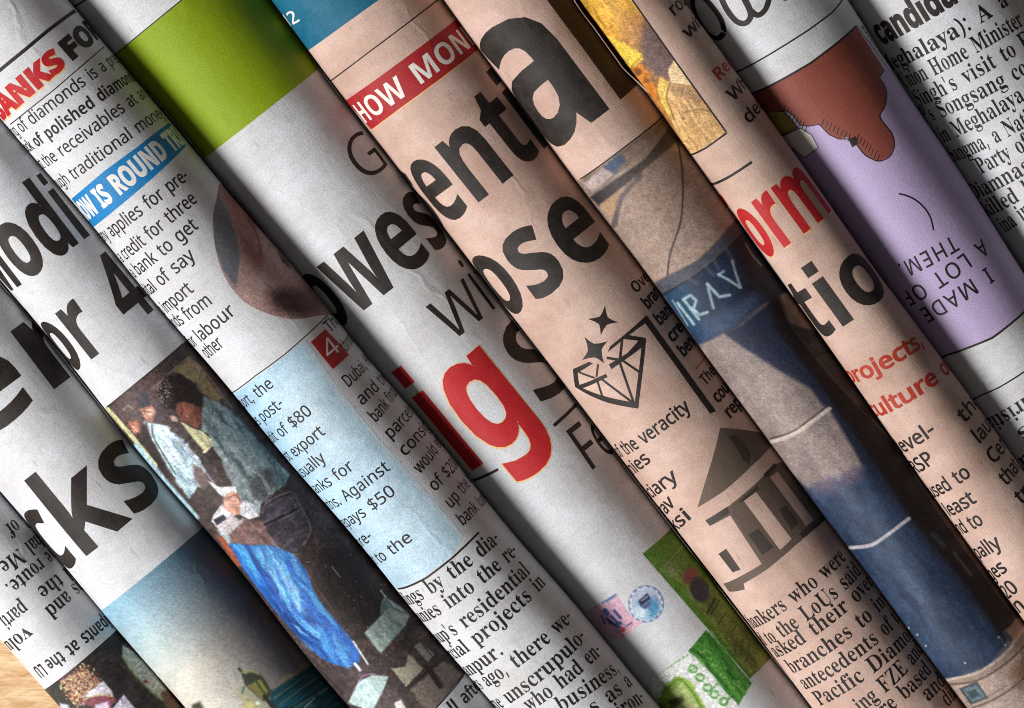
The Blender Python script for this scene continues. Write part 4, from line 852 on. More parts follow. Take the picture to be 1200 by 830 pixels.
def _bump(nt, b, uv, k=1.0):
    fine = _noise(nt, uv, 55, 4)
    coarse = _noise(nt, uv, 4.5, 3, stretch=(1.0, 0.45, 1.0))
    mm = nt.nodes.new('ShaderNodeMath')
    mm.operation = 'MULTIPLY_ADD'
    # creases: long thin ridges where the sheet was handled
    vo = nt.nodes.new('ShaderNodeTexVoronoi')
    vo.feature = 'DISTANCE_TO_EDGE'
    vo.inputs['Scale'].default_value = 0.85
    mp = nt.nodes.new('ShaderNodeMapping')
    mp.inputs['Scale'].default_value = (1.0, 0.34, 1.0)
    mp.inputs['Rotation'].default_value = (0, 0, 0.22)
    wob = nt.nodes.new('ShaderNodeTexNoise')
    wob.inputs['Scale'].default_value = 2.5
    nt.links.new(uv.outputs[0], wob.inputs['Vector'])
    va = nt.nodes.new('ShaderNodeVectorMath')
    va.operation = 'MULTIPLY_ADD'
    nt.links.new(wob.outputs['Color'], va.inputs[0])
    va.inputs[1].default_value = (0.35, 0.35, 0)
    nt.links.new(uv.outputs[0], va.inputs[2])
    nt.links.new(va.outputs[0], mp.inputs[0])
    nt.links.new(mp.outputs[0], vo.inputs['Vector'])
    ridge = _range(nt, vo.outputs['Distance'], 0.0, 0.035, 1.0, 0.0)
    patch = _range(nt, _noise(nt, uv, 0.9, 2), 0.50, 0.66, 0.0, 0.6)
    cm = nt.nodes.new('ShaderNodeMath')
    cm.operation = 'MULTIPLY'
    nt.links.new(ridge, cm.inputs[0])
    nt.links.new(patch, cm.inputs[1])
    ca = nt.nodes.new('ShaderNodeMath')
    ca.operation = 'ADD'
    nt.links.new(coarse, ca.inputs[0])
    nt.links.new(cm.outputs[0], ca.inputs[1])
    nt.links.new(ca.outputs[0], mm.inputs[0])
    mm.inputs[1].default_value = 2.2
    nt.links.new(fine, mm.inputs[2])
    bp = nt.nodes.new('ShaderNodeBump')
    bp.inputs['Strength'].default_value = 0.34 * k
    bp.inputs['Distance'].default_value = 0.00035
    nt.links.new(mm.outputs[0], bp.inputs['Height'])
    nt.links.new(bp.outputs[0], b.inputs['Normal'])


def paper_material(name, colour, tint, speck, blot=0.18):
    """Newsprint: blotchy pulp, stray fibres, brown specks."""
    m, nt, b, uv = _base(name)
    c = _mix(nt, _range(nt, _noise(nt, uv, 1.6, 5), 0.3, 0.72, 0, 1), lin(colour), lin(tint))
    pulp = _range(nt, _noise(nt, uv, 48, 5, rough=0.8), 0.3, 0.7, 0.70, 1.18)
    g = nt.nodes.new('ShaderNodeCombineColor')
    for i in range(3):
        nt.links.new(pulp, g.inputs[i])
    c = _mix(nt, 1.0, c, g.outputs[0], 'MULTIPLY')
    chroma = nt.nodes.new('ShaderNodeTexNoise')
    chroma.inputs['Scale'].default_value = 42
    chroma.inputs['Detail'].default_value = 2
    nt.links.new(uv.outputs[0], chroma.inputs['Vector'])
    c = _mix(nt, 0.16, c, chroma.outputs['Color'], 'OVERLAY')
    # the print of the other side shows faintly through
    back = _range(nt, _noise(nt, uv, 1.0, 2, stretch=(5.5, 13.0, 1.0)), 0.5, 0.64, 0, 0.10)
    back2 = _range(nt, _noise(nt, uv, 0.8, 4), 0.42, 0.68, 0, blot)
    c = _mix(nt, back, c, lin((120, 116, 118)))
    c = _mix(nt, back2, c, lin(tuple(0.6 * p + 0.4 * q for p, q in zip(tint, speck))))
    fib = _range(nt, _noise(nt, uv, 14, 2, stretch=(1, 0.22, 1)), 0.66, 0.74, 0, 0.28)
    c = _mix(nt, fib, c, lin(speck))
    sp = _range(nt, _noise(nt, uv, 23, 1), 0.76, 0.80, 0, 0.55)
    c = _mix(nt, sp, c, lin(speck))
    nt.links.new(c, b.inputs['Base Color'])
    _bump(nt, b, uv)
    return m


def ink_material(name, colour, paper, cover=0.93, rough=0.62):
    """Ink that sinks unevenly into the paper, so the pulp shows through in pinholes."""
    m, nt, b, uv = _base(name, rough, 0.25)
    a = _range(nt, _noise(nt, uv, 60, 3), 0.38, 0.74, 0.0, 0.34)
    w = _range(nt, _noise(nt, uv, 7, 3), 0.35, 0.8, 0.0, 0.5)
    pin = _range(nt, _noise(nt, uv, 75, 1), 0.68, 0.76, 0, 0.45)
    mm = nt.nodes.new('ShaderNodeMath')
    mm.operation = 'MULTIPLY'
    nt.links.new(a, mm.inputs[0])
    nt.links.new(w, mm.inputs[1])
    ad = nt.nodes.new('ShaderNodeMath')
    ad.operation = 'MULTIPLY_ADD'
    ad.use_clamp = True
    nt.links.new(pin, ad.inputs[0])
    ad.inputs[1].default_value = 0.5 * (1 - cover) * 6
    nt.links.new(mm.outputs[0], ad.inputs[2])
    c = _mix(nt, ad.outputs[0], lin(colour), lin(paper))
    fade = _range(nt, _noise(nt, uv, 2.2, 4), 0.45, 0.75, 0.0, 0.22)
    c = _mix(nt, fade, c, lin(tuple(0.65 * p + 0.35 * q for p, q in zip(colour, paper))))
    g = _range(nt, _noise(nt, uv, 60, 4, rough=0.8), 0.3, 0.7, 0.68, 1.26)
    cc = nt.nodes.new('ShaderNodeCombineColor')
    for i in range(3):
        nt.links.new(g, cc.inputs[i])
    c = _mix(nt, 1.0, c, cc.outputs[0], 'MULTIPLY')
    nt.links.new(c, b.inputs['Base Color'])
    _bump(nt, b, uv, 0.8)
    return m


def print_material(name, paper):
    """Four-colour print: the printed colours of the mesh plus pulp grain."""
    m, nt, b, uv = _base(name, 0.62, 0.25)
    at = nt.nodes.new('ShaderNodeAttribute')
    at.attribute_name = 'print'
    g = _range(nt, _noise(nt, uv, 64, 4, rough=0.8), 0.3, 0.7, 0.72, 1.24)
    cc = nt.nodes.new('ShaderNodeCombineColor')
    for i in range(3):
        nt.links.new(g, cc.inputs[i])
    c = _mix(nt, 1.0, at.outputs['Color'], cc.outputs[0], 'MULTIPLY')
    pin = _range(nt, _noise(nt, uv, 70, 1), 0.70, 0.78, 0, 0.22)
    c = _mix(nt, pin, c, lin(paper))
    nt.links.new(c, b.inputs['Base Color'])
    _bump(nt, b, uv, 0.8)
    return m


WHITE = (206, 207, 211)
PINK = (226, 194, 176)
M = {
    'paper': paper_material('grey_newsprint', (208, 210, 216), (192, 191, 192), (120, 100, 88)),
    'pink': paper_material('salmon_newsprint', (205, 177, 165), (185, 153, 139), (112, 80, 64), 0.36),
    'black': ink_material('black_ink', (36, 30, 28), (150, 140, 130)),
    'black_text': ink_material('text_ink', (30, 26, 26), (120, 112, 106)),
    'grey_ink': ink_material('grey_screen_ink', (92, 78, 70), (150, 128, 112)),
    'dark_grey_ink': ink_material('dark_screen_ink', (62, 54, 50), (130, 110, 98)),
    'red': ink_material('red_ink', (168, 30, 38), (214, 120, 104)),
    'brick': ink_material('brick_ink', (158, 48, 32), (200, 120, 90)),
    'yellow': ink_material('yellow_fringe_ink', (214, 168, 112), (216, 184, 160)),
    'crimson': ink_material('crimson_ink', (152, 32, 38), (210, 130, 110)),
    'blue': ink_material('blue_ink', (16, 112, 172), (150, 190, 210)),
    'light_blue': ink_material('light_blue_tint', (138, 174, 202), (200, 206, 214)),
    'teal': ink_material('teal_ink', (6, 88, 116), (150, 190, 200)),
    'green': ink_material('lime_ink', (124, 146, 14), (168, 182, 84)),
    'white_print': ink_material('unprinted_paper', (216, 212, 206), (190, 180, 170)),
    'brown': ink_material('brown_ink', (124, 64, 54), (170, 120, 110)),
    'olive': ink_material('olive_ink', (150, 136, 66), (190, 180, 130)),
    'lilac': ink_material('lilac_tint', (170, 151, 188), (204, 196, 208)),
    'panel': ink_material('dark_brown_ink', (52, 38, 30), (110, 90, 70)),
    'print': print_material('colour_print', (206, 207, 211)),
    'print_pink': print_material('colour_print_on_salmon', (226, 194, 176)),
}


# ------------------------------------------------------------------ the objects
def newspaper(roll, label, mat):
    root = bpy.data.objects.new('rolled_newspaper', None)
    C.objects.link(root)
    root.location = Vector(roll.origin * S)
    root['label'] = label
    root['category'] = 'newspaper'
    root['group'] = 'rolled newspapers lying side by side'
    # outer sheet, all the way round
    nu, nv = 300, 160
    u = np.linspace(roll.u0, roll.u1, nu)
    ph = np.linspace(-math.pi, math.pi, nv)
    U, PH = np.meshgrid(u, ph, indexing='ij')
    i = (np.arange(nu - 1)[:, None] * nv + np.arange(nv - 1)[None]).ravel()
    F = np.stack([i, i + nv, i + nv + 1, i + 1], 1)
    sheet = sheet_mesh('paper_sheet', roll, PH.ravel() * roll.rm, -U.ravel(), F, 0.0, mat, root)
    # the coil of inner turns seen from the two ends
    turns, per = 7, 48
    t = np.linspace(0, 1, turns * per)
    ang = t * turns * 2 * math.pi
    V, Fc = [], []
    for s, uu in enumerate((roll.u0 + 4, roll.u0 + 70, roll.u1 - 70, roll.u1 - 4)):
        r = (roll.r0 + roll.k * uu) * (0.955 - 0.55 * t)
        for a_, r_ in zip(ang, r):
            q = roll.M0 + roll.d * uu + roll.p * r_ * math.sin(a_)
            V.append(((q[0] - roll.origin[0]) * S, (q[1] - roll.origin[1]) * S, (roll.z + r_ * math.cos(a_)) * S))
    n = turns * per
    for s in (0, 2):
        Fc = [(k, k + 1, n + k + 1, n + k) for k in range(n - 1)]
        me = bpy.data.meshes.new('inner_coil')
        me.from_pydata(V[s * n:(s + 2) * n], [], Fc)
        me.uv_layers.new(name='sheet')
        link('inner_coil', me, mat, root)
    return root


def page_edge(roll, mat, parent, edge, inner, lift, y0, y1, seed=0):
    """A loose page that stands a little off the roll: its free edge at angle `edge` (degrees), tucked in at `inner`."""
    nu, nv = 90, 14
    ua, ub = -roll.at(*y0)[1], -roll.at(*y1)[1]
    u = np.linspace(ua, ub, nu)
    t = np.linspace(0, 1, nv)
    U, T = np.meshgrid(u, t, indexing='ij')
    wob = (fbm(U / 60.0, U * 0 + seed, seed) - 0.5)
    phi = np.radians(inner + (edge - inner) * T) + wob * 0.16 * T
    ends = np.clip(np.minimum(U - ua, ub - U) / 40.0, 0, 1)
    off = 0.3 + lift * T ** 2 * (0.6 + 0.8 * fbm(U / 90.0, U * 0 + 3.3, seed + 5)) * ends
    X, Y, O = (phi * roll.rm), -U, off
    lip = np.maximum(O[:, -1:] - 0.9, 0.2)                  # the thickness of the free edge
    X = np.concatenate([X, X[:, -1:]], 1)
    Y = np.concatenate([Y, Y[:, -1:]], 1)
    O = np.concatenate([O, lip], 1)
    m = nv + 1
    i = (np.arange(nu - 1)[:, None] * m + np.arange(nv)[None]).ravel()
    F = np.stack([i, i + m, i + m + 1, i + 1], 1)
    return sheet_mesh('page_edge', roll, X.ravel(), Y.ravel(), F, O.ravel(), mat, parent)


def ink_part(roll, name, mat, parent, fn, off=0.16, label=None):
    k = Ink(roll)
    fn(k)
    o = k.build(name, mat, parent, off)
    if label and o:
        o['label'] = label
    return o


def rules(roll, mat, parent, rows, off=0.2, name='rule_line'):
    """Printed rules, each a part of its own: (points, width)."""
    for pts, w in rows:
        ink_part(roll, name, mat, parent, lambda k: k.line(pts, w), off)


def words(roll, name, mat, parent, rows, off=0.16):
    """Large words, each line of them a part of its own."""
    for row in rows:
        ink_part(roll, name, mat, parent, texts([row]), off)


def texts(rows):
    """rows: (string, font, x-height, i0, p0, i1, p1[, bold])"""
    def f(k):
        for row in rows:
            k.text(*row)
    return f


# ------------------------------------------------------------------ the table
def table():
    me = bpy.data.meshes.new('table_top')
    w, h, t = 0.62, 0.52, 0.03
    V, F = [], []
    planks = 7
    pw = 2 * h / planks
    for i in range(planks):                       # planks laid side by side, 0.4 mm apart
        y0, y1 = -h + i * pw + 0.0002, -h + (i + 1) * pw - 0.0002
        b = len(V)
        for z in (-t, 0.0):
            V += [(-w, y0, z), (w, y0, z), (w, y1, z), (-w, y1, z)]
        F += [(b, b + 3, b + 2, b + 1), (b + 4, b + 5, b + 6, b + 7), (b, b + 1, b + 5, b + 4), (b + 1, b + 2, b + 6, b + 5), (b + 2, b + 3, b + 7, b + 6), (b + 3, b, b + 4, b + 7)]
    me.from_pydata(V, [], F)
    m = bpy.data.materials.new('honey_wood')
    m.use_nodes = True
    nt = m.node_tree
    b = nt.nodes['Principled BSDF']
    b.inputs['Roughness'].default_value = 0.5
    tc = nt.nodes.new('ShaderNodeTexCoord')
    mp = nt.nodes.new('ShaderNodeMapping')
    mp.inputs['Scale'].default_value = (16, 120, 60)
    mp.inputs['Rotation'].default_value = (0, 0, 0.32)
    nt.links.new(tc.outputs['Object'], mp.inputs[0])
    n = nt.nodes.new('ShaderNodeTexNoise')
    n.inputs['Scale'].default_value = 3.4
    n.inputs['Detail'].default_value = 10
    n.inputs['Roughness'].default_value = 0.72
    n.inputs['Distortion'].default_value = 0.9
    nt.links.new(mp.outputs[0], n.inputs['Vector'])
    pores = nt.nodes.new('ShaderNodeTexNoise')
    pores.inputs['Scale'].default_value = 26
    pores.inputs['Detail'].default_value = 3
    nt.links.new(mp.outputs[0], pores.inputs['Vector'])
    c = _mix(nt, _range(nt, n.outputs['Fac'], 0.34, 0.68, 0, 1), lin((232, 204, 164)), lin((176, 128, 80)))
    c = _mix(nt, _range(nt, pores.outputs['Fac'], 0.58, 0.72, 0, 0.55), c, lin((110, 72, 44)))
    nt.links.new(c, b.inputs['Base Color'])
    bp = nt.nodes.new('ShaderNodeBump')
    bp.inputs['Strength'].default_value = 0.3
    bp.inputs['Distance'].default_value = 0.0004
    nt.links.new(n.outputs['Fac'], bp.inputs['Height'])
    nt.links.new(bp.outputs[0], b.inputs['Normal'])
    o = link('table_top', me, m, None)
    o['kind'] = 'structure'
    o['label'] = 'honey coloured wooden table top under the rolled newspapers'
    return o


table()

# ------------------------------------------------------------------ the ten rolls, from the lower left to the upper right
R0 = Roll(1, (-648, 72), (-483, 222), 58)
R1 = Roll(2, (-487, 218), (-262, 419), 79)
R2 = Roll(3, (-269, 411), (-109, 588), 112)
R3 = Roll(4, (-115, 582), (80, 775), 142)
R4 = Roll(5, (76, 768), (323, 959), 86, dent=1.2)
R5 = Roll(6, (317, 953), (526, 1139), 126)
R6 = Roll(7, (520, 1133), (684, 1276), 164)
R7 = Roll(8, (680, 1272), (800, 1398), 194)
R8 = Roll(9, (793, 1389), (993, 1533), 136)
R9 = Roll(10, (987, 1526), (1212, 1745), 92)

# ================================================================== roll 0: upside-down column, crowd photo
n0 = newspaper(R0, 'grey newsprint roll beside the bare wood, with upside down text above a crowd photo', M['paper'])
ink_part(R0, 'article_text', M['black_text'], n0, texts([
    ('ed 12 of', 'S', 12.5, 3, (38, 594), 8, (5, 616), -0.002),
    ('Khushal Me', 'S', 12.5, 2, (54, 617), 10, (-3, 661), -0.002),
    ('nd the route.', 'S', 12.5, 3, (61, 641), 12, (9, 683), -0.002),
    ('joined the', 'S', 12.5, 7, (67, 672), 10, (42, 691), -0.002),
    ('parti', 'S', 12.5, 0, (26, 704), 5, (-2, 725), -0.002),
    ('ians and', 'S', 12.5, 5, (77, 692), 8, (51, 714), -0.002),
    ('volu', 'S', 12.5, 0, (31, 733), 4, (4, 753), -0.002),
    ]))
ink_part(R0, 'caption_text', M['black_text'], n0, texts([
    ('Participants at the LU', 'B', 12.5, 2, (131, 714), 19, (51, 775)),
    ]))


def paint_crowd(c):
    c.mottle(14, 0.35, 3)
    c.fill([(40, 812), (75, 796), (82, 818), (92, 830), (40, 840)], (52, 54, 50), 2, rag=2)
    c.fill([(72, 798), (99, 779), (118, 799), (99, 818), (92, 830), (81, 818)], (160, 118, 88), 1.2, rag=2)
    m = np.clip(1 - np.hypot((c.x - 95) / 26, (c.y - 802) / 26), 0, 1)
    n = vnoise(c.x / 1.9, c.y / 1.9, 5)
    c._mix(np.where((n > 0.62) & (m > 0.05), 0.75, 0), (92, 44, 40))
    c._mix(np.where((n < 0.24) & (m > 0.05), 0.7, 0), (205, 190, 130))
    c.fill([(97, 817), (121, 798), (131, 810), (133, 817), (110, 818)], (205, 196, 208), 1)
    c.fill([(94, 822), (110, 816), (128, 814), (137, 820), (127, 832), (106, 828)], (132, 62, 74), 1.2)
    c.line([(98, 820), (114, 815), (131, 816)], 1.5, (180, 160, 90))
    c.fill([(112, 826), (126, 822), (130, 832), (110, 834)], (190, 170, 200), 1)
    c.fill([(131, 832), (145, 814), (161, 834)], (192, 182, 206), 1)
    c.fill([(70, 824), (80, 826), (84, 834), (72, 836)], (170, 170, 186), 1)
    c.fill([(144, 756), (157, 764), (177, 782), (197, 809), (192, 822), (176, 809), (156, 789), (143, 770)], (168, 168, 156), 1.2)
    c.line([(143, 769), (155, 788), (175, 809), (190, 821)], 1.6, (110, 140, 70))
    c.blob(171, 799, 3, 2, (120, 70, 60))
    c.fill([(188, 812), (196, 808), (206, 822), (212, 832), (196, 836)], (108, 76, 58), 1.5, rag=1)
    c.fill([(146, 754), (152, 752), (170, 770), (165, 772)], (110, 66, 50), 1.5)
    c.line([(131, 768), (150, 786), (168, 806)], 2, (96, 64, 54), 1.5, 0.7)
    c.texture(1.0)
    c.grain(0.10, 0.4)


picture('crowd_photo', R0, [(54, 807), (100, 771), (140, 735)], [(130, 900), (176, 864), (216, 828)], paint_crowd, (48, 41, 42), M['print'], n0)

# ================================================================== roll 1: "er / cks", harbour photo
n1 = newspaper(R1, 'grey newsprint roll with large black letters cks above a blue harbour photo', M['paper'])
words(R1, 'headline', M['black'], n1, [
    ('over', 'B', 82, 3, (52, 464), 4, (104, 425), 0.004),
    ('icks', 'B', 81, 2, (95, 656), 4, (194, 573), 0.002),
    ])


def paint_harbour(c):
    t = np.clip(((c.x - 128) * 0.64 + (c.y - 712) * 0.77) / 120, 0, 1)
    s = np.clip(((c.x - 128) * 0.8 - (c.y - 712) * 0.6) / 165, 0, 1)
    a = np.array([118, 166, 192]) / 255.0
    b = np.array([196, 192, 178]) / 255.0
    c.c = a * (1 - t[:, None]) + b * t[:, None]
    d1 = np.array([58, 84, 104]) / 255.0
    d2 = np.array([92, 86, 86]) / 255.0
    dd = d1 * (1 - t[:, None]) + d2 * t[:, None]
    w = np.clip(s * 1.45 - 0.15, 0, 0.92)[:, None]
    c.c = c.c * (1 - w) + dd * w
    c.mottle(20, 0.06, 8)
    c.fill([(330, 795), (346, 788), (352, 783), (362, 776), (372, 771), (380, 780), (336, 814), (318, 824)], (150, 120, 92), 2.5, rag=2)
    c.fill([(346, 792), (356, 783), (368, 776), (374, 780), (352, 800)], (104, 92, 84), 2, rag=2)
    c.fill([(316, 812), (333, 800), (369, 777), (384, 786), (420, 834), (330, 850), (318, 834)], (20, 72, 84), 1.5)
    c.streak((0.8, -0.6), 30, 2.2, 0.5, 4, np.clip(((c.x - 318) * 0.6 + (c.y - 815) * 0.8) / 4, 0, 1))
    for p, q in (((322, 818), (360, 790)), ((328, 826), (374, 792)), ((345, 830), (392, 800)), ((352, 838), (366, 824))):
        c.line([p, q], 1.2, (150, 150, 120), 0.9, 0.55, smooth=False)
    c.line([(357, 829), (369, 818)], 1.4, (190, 200, 190), 0.8, 0.8, smooth=False)
    c.line([(374, 814), (384, 807)], 1.2, (170, 180, 170), 0.8, 0.7, smooth=False)
    c.fill([(280, 800), (288, 806), (300, 818), (312, 828), (322, 836), (290, 836), (280, 820)], (150, 140, 90), 4, 0.6, rag=3)
    c.fill([(284, 792), (292, 788), (304, 789), (312, 799), (319, 811), (315, 818), (309, 822), (297, 812), (287, 803)], (56, 60, 44), 1.2)
    c.fill([(290, 804), (299, 799), (311, 815), (307, 820)], (116, 110, 50), 1)
    c.fill([(301, 798), (305, 796), (314, 810), (312, 814)], (120, 120, 50), 0.8)
    c.line([(280, 784), (284, 788), (286, 794)], 3.4, (62, 64, 50))
    c.line([(284, 788), (294, 786), (303, 790)], 2.2, (140, 140, 70))
    c.line([(310, 816), (318, 826), (328, 838)], 5, (44, 46, 36))
    c.line([(286, 806), (284, 812)], 3, (70, 110, 100))
    c.blob(293, 827, 5, 4, (188, 170, 100), 0, 0.8)
    c.blob(302, 824, 3, 2.5, (190, 200, 180), 0, 0.8)
    c.fill([(225, 826), (234, 822), (240, 832), (225, 836)], (60, 60, 40), 2)
    c.screen(3.1, 0.09)
    c.texture(0.25)
    c.grain(0.08, 0.3)


picture('harbour_photo', R1, [(125, 711), (180, 667), (234, 621)], [(333, 965), (388, 921), (442, 875)], paint_harbour, (140, 160, 170), M['print'], n1)

# ================================================================== roll 2: "Modi / for 4", two men
n2 = newspaper(R2, 'grey newsprint roll with headline for 4 above a photo of men and blue cloth', M['paper'])
words(R2, 'headline', M['black'], n2, [
    ('Modi', 'B', 66, 1, (28, 330), 4, (107, 273), 0.008),
    ('for 4', 'B', 66, 1, (87, 434), 5, (183, 360), 0.004),
    ])


def paint_men(c):
    c.mottle(12, 0.25, 5)
    c.fill([(125, 477), (178, 436), (196, 440), (188, 460), (186, 490), (170, 500), (140, 495)], (84, 64, 64), 5)
    c.mottle(3, 0.25, 6)
    # wall behind
    c.fill([(203, 434), (221, 419), (240, 438), (262, 468), (249, 472), (228, 449)], (134, 112, 74), 2, rag=1.5)
    c.line([(178, 456), (221, 418), (240, 436), (272, 478)], 2.0, (128, 104, 90), 1, 0.8, smooth=False)
    c.fill([(211, 494), (228, 503), (236, 505), (252, 518), (241, 531), (228, 516)], (188, 182, 134), 1)
    c.line([(239, 530), (252, 518)], 3, (210, 205, 160), 0.8, smooth=False)
    # the stooping man on the right
    c.fill([(238, 465), (249, 469), (266, 477), (288, 500), (320, 536), (340, 557), (335, 566), (318, 580), (305, 591), (283, 589), (276, 575), (262, 548), (254, 522), (245, 508), (236, 506)], (128, 146, 148), 1.3, rag=1)
    c.fill([(300, 552), (318, 548), (322, 566), (306, 590), (292, 588), (292, 570)], (92, 80, 86), 3, 0.8, rag=1)
    c.fill([(262, 540), (276, 552), (284, 572), (276, 574), (264, 552)], (132, 128, 136), 2, 0.7)
    for p in ([(250, 502), (262, 494), (288, 502)], [(253, 512), (268, 540), (284, 566)], [(294, 506), (316, 534), (334, 560)], [(250, 480), (244, 504), (256, 516)], [(320, 540), (326, 566)], [(272, 480), (302, 514)], [(300, 556), (312, 576), (308, 590)]):
        c.line(p, 1.4, (62, 78, 84), 1, 0.8)
    for p in ([(256, 484), (282, 508), (296, 530)], [(262, 508), (278, 530), (292, 556)]):
        c.line(p, 3, (140, 162, 164), 2.5, 0.6)
    c.fill([(187, 456), (194, 442), (211, 437), (226, 447), (237, 464), (237, 478), (221, 473), (209, 472), (206, 482), (194, 480), (186, 468)], (44, 32, 32), 1.2, rag=1.5)
    m = np.clip(1 - np.hypot((c.x - 193) / 12, (c.y - 460) / 24), 0, 1)
    c._mix(np.where(vnoise(c.x / 1.5, c.y / 1.5, 9) > 0.62, m, 0), (150, 130, 126))
    c.fill([(206, 474), (216, 471), (235, 478), (237, 495), (229, 502), (214, 494), (208, 488)], (122, 70, 56), 1.2, rag=1)
    c.fill([(214, 474), (222, 474), (226, 484), (218, 490), (211, 482)], (150, 88, 68), 2.5, 0.8)
    c.line([(210, 472), (214, 480), (212, 488)], 1.5, (90, 40, 34), 1)
    c.blob(204, 491, 5, 3, (190, 150, 140), 30, 0.8)
    c.folds([(238, 465), (266, 477), (320, 536), (340, 557), (318, 580), (283, 589), (262, 548), (236, 506)], (0.62, 0.78), 34, 6, (160, 176, 176), (78, 94, 102), 0.75, 3)
    # the two men on the left
    c.fill([(170, 494), (180, 496), (196, 500), (214, 516), (233, 538), (240, 552), (236, 566), (222, 584), (205, 562), (188, 532), (177, 514)], (172, 200, 210), 1.3, rag=1.5)
    n = vnoise(c.x / 2.2, c.y / 2.6, 12)
    c._mix(np.where((n > 0.6), 0.45, 0) * np.clip(1 - np.hypot((c.x - 206) / 34, (c.y - 536) / 40), 0, 1), (118, 140, 165))
    c.folds([(170, 494), (196, 500), (233, 538), (240, 552), (222, 584), (188, 532)], (0.62, 0.78), 26, 5, (206, 222, 226), (112, 136, 156), 0.8, 5)
    c.line([(178, 498), (180, 512), (190, 530), (206, 556)], 1.8, (60, 70, 80), 1)
    c.line([(170, 496), (174, 512)], 3, (120, 150, 160), 1)
    c.fill([(226, 544), (236, 548), (246, 566), (238, 574), (228, 562)], (100, 80, 78), 2)
    c.line([(206, 510), (240, 552), (254, 572)], 2.2, (150, 140, 170), 1.2, 0.8)
    c.fill([(143, 478), (150, 474), (158, 477), (163, 486), (160, 494), (152, 494), (146, 488)], (86, 74, 72), 2, rag=2)
    c.line([(145, 480), (150, 476), (156, 479)], 1.6, (150, 132, 112), 1, 0.9)
    c.fill([(150, 494), (160, 492), (166, 498), (166, 508), (160, 510), (153, 503)], (158, 92, 74), 1.6, rag=2)
    c.fill([(154, 500), (160, 498), (163, 506), (158, 508)], (204, 142, 116), 1.4, rag=1)
    c.fill([(160, 466), (166, 461), (174, 464), (178, 472), (172, 478), (164, 476)], (58, 58, 70), 2, rag=2)
    c.fill([(166, 480), (172, 474), (180, 476), (184, 486), (178, 494), (170, 492)], (176, 112, 94), 1.6, rag=2)
    c.fill([(171, 480), (178, 479), (180, 486), (174, 489)], (224, 170, 144), 1.6, rag=1)
    c.line([(168, 482), (176, 483)], 1.4, (96, 60, 56), 0.8, 0.8)
    c.fill([(181, 474), (190, 480), (192, 492), (184, 494)], (70, 62, 70), 2, rag=2)
    c.fill([(164, 500), (172, 496), (178, 516), (196, 548), (190, 556), (172, 526)], (52, 40, 42), 2)
    # yellow and blue board by the edge
    c.line([(122, 475), (150, 506), (182, 545)], 5, (186, 180, 126), 1, smooth=False)
    c.line([(160, 522), (190, 560), (230, 606)], 6, (140, 178, 192), 1.5, smooth=False)
    # hands with papers
    c.fill([(244, 564), (257, 571), (276, 570), (278, 580), (266, 586), (256, 578)], (214, 214, 224), 1)
    c.fill([(250, 604), (260, 591), (271, 600), (287, 586), (299, 592), (304, 605), (292, 609), (277, 601), (269, 614), (254, 616), (248, 611)], (202, 202, 214), 1)
    c.fill([(252, 612), (272, 604), (290, 612), (268, 626), (262, 630), (252, 620)], (168, 156, 160), 1.5, rag=2)
    c.blob(272, 588, 10, 12, (206, 146, 124), 20, 0.35)
    c.blob(276, 598, 6, 6, (190, 124, 104), 20, 0.5)
    c.line([(268, 584), (276, 580), (282, 588)], 1.3, (120, 70, 60), 0.9)
    c.fill([(250, 609), (262, 603), (266, 608), (254, 616)], (50, 46, 56), 1)
    c.fill([(254, 617), (268, 628), (274, 634), (268, 640), (262, 632)], (150, 160, 165), 1.2, rag=1)
    c.fill([(298, 586), (306, 588), (304, 604), (298, 596)], (150, 170, 172), 1.2)
    # back and bag
    c.fill([(270, 626), (287, 610), (308, 611), (322, 640), (270, 637)], (112, 76, 72), 2)
    c.fill([(307, 602), (314, 587), (341, 576), (352, 592), (364, 619), (356, 639), (345, 649), (328, 642), (314, 626)], (68, 61, 72), 2)
    c.line([(307, 602), (314, 588), (341, 577), (352, 593), (364, 620), (355, 639)], 1.4, (116, 104, 112), 1)
    c.line([(313, 594), (338, 583), (350, 598)], 1.2, (104, 92, 100), 1)
    c.line([(310, 615), (349, 596)], 2.2, (26, 22, 26), 0.8, smooth=False)
    c.line([(311, 618), (350, 599)], 1.0, (120, 112, 118), 0.8, smooth=False)
    c.line([(312, 624), (330, 646), (348, 650)], 1.6, (150, 120, 120), 1, 0.8)
    c.mottle(4, 0.2, 21)
    c.folds([(307, 602), (341, 576), (364, 619), (345, 649), (314, 626)], (0.85, -0.5), 14, 4, (96, 86, 96), (44, 38, 46), 0.7, 23)
    c.folds([(270, 626), (287, 610), (308, 611), (322, 640)], (0.8, 0.6), 10, 4, (140, 104, 96), (84, 54, 54), 0.7, 25)
    c.fill([(253, 627), (262, 630), (274, 646), (288, 664), (276, 664)], (150, 72, 46), 1.5)
    # the blue cloth
    c.fill([(268, 637), (290, 639), (319, 640), (344, 650), (360, 669), (367, 693), (382, 714), (397, 732), (412, 750), (422, 765), (421, 776), (408, 783), (390, 778), (376, 771), (343, 739), (318, 710), (300, 687), (284, 664)], (28, 92, 186), 1.2)
    c.fill([(282, 644), (306, 642), (322, 650), (318, 664), (300, 672), (288, 664)], (40, 140, 205), 6, 0.9)
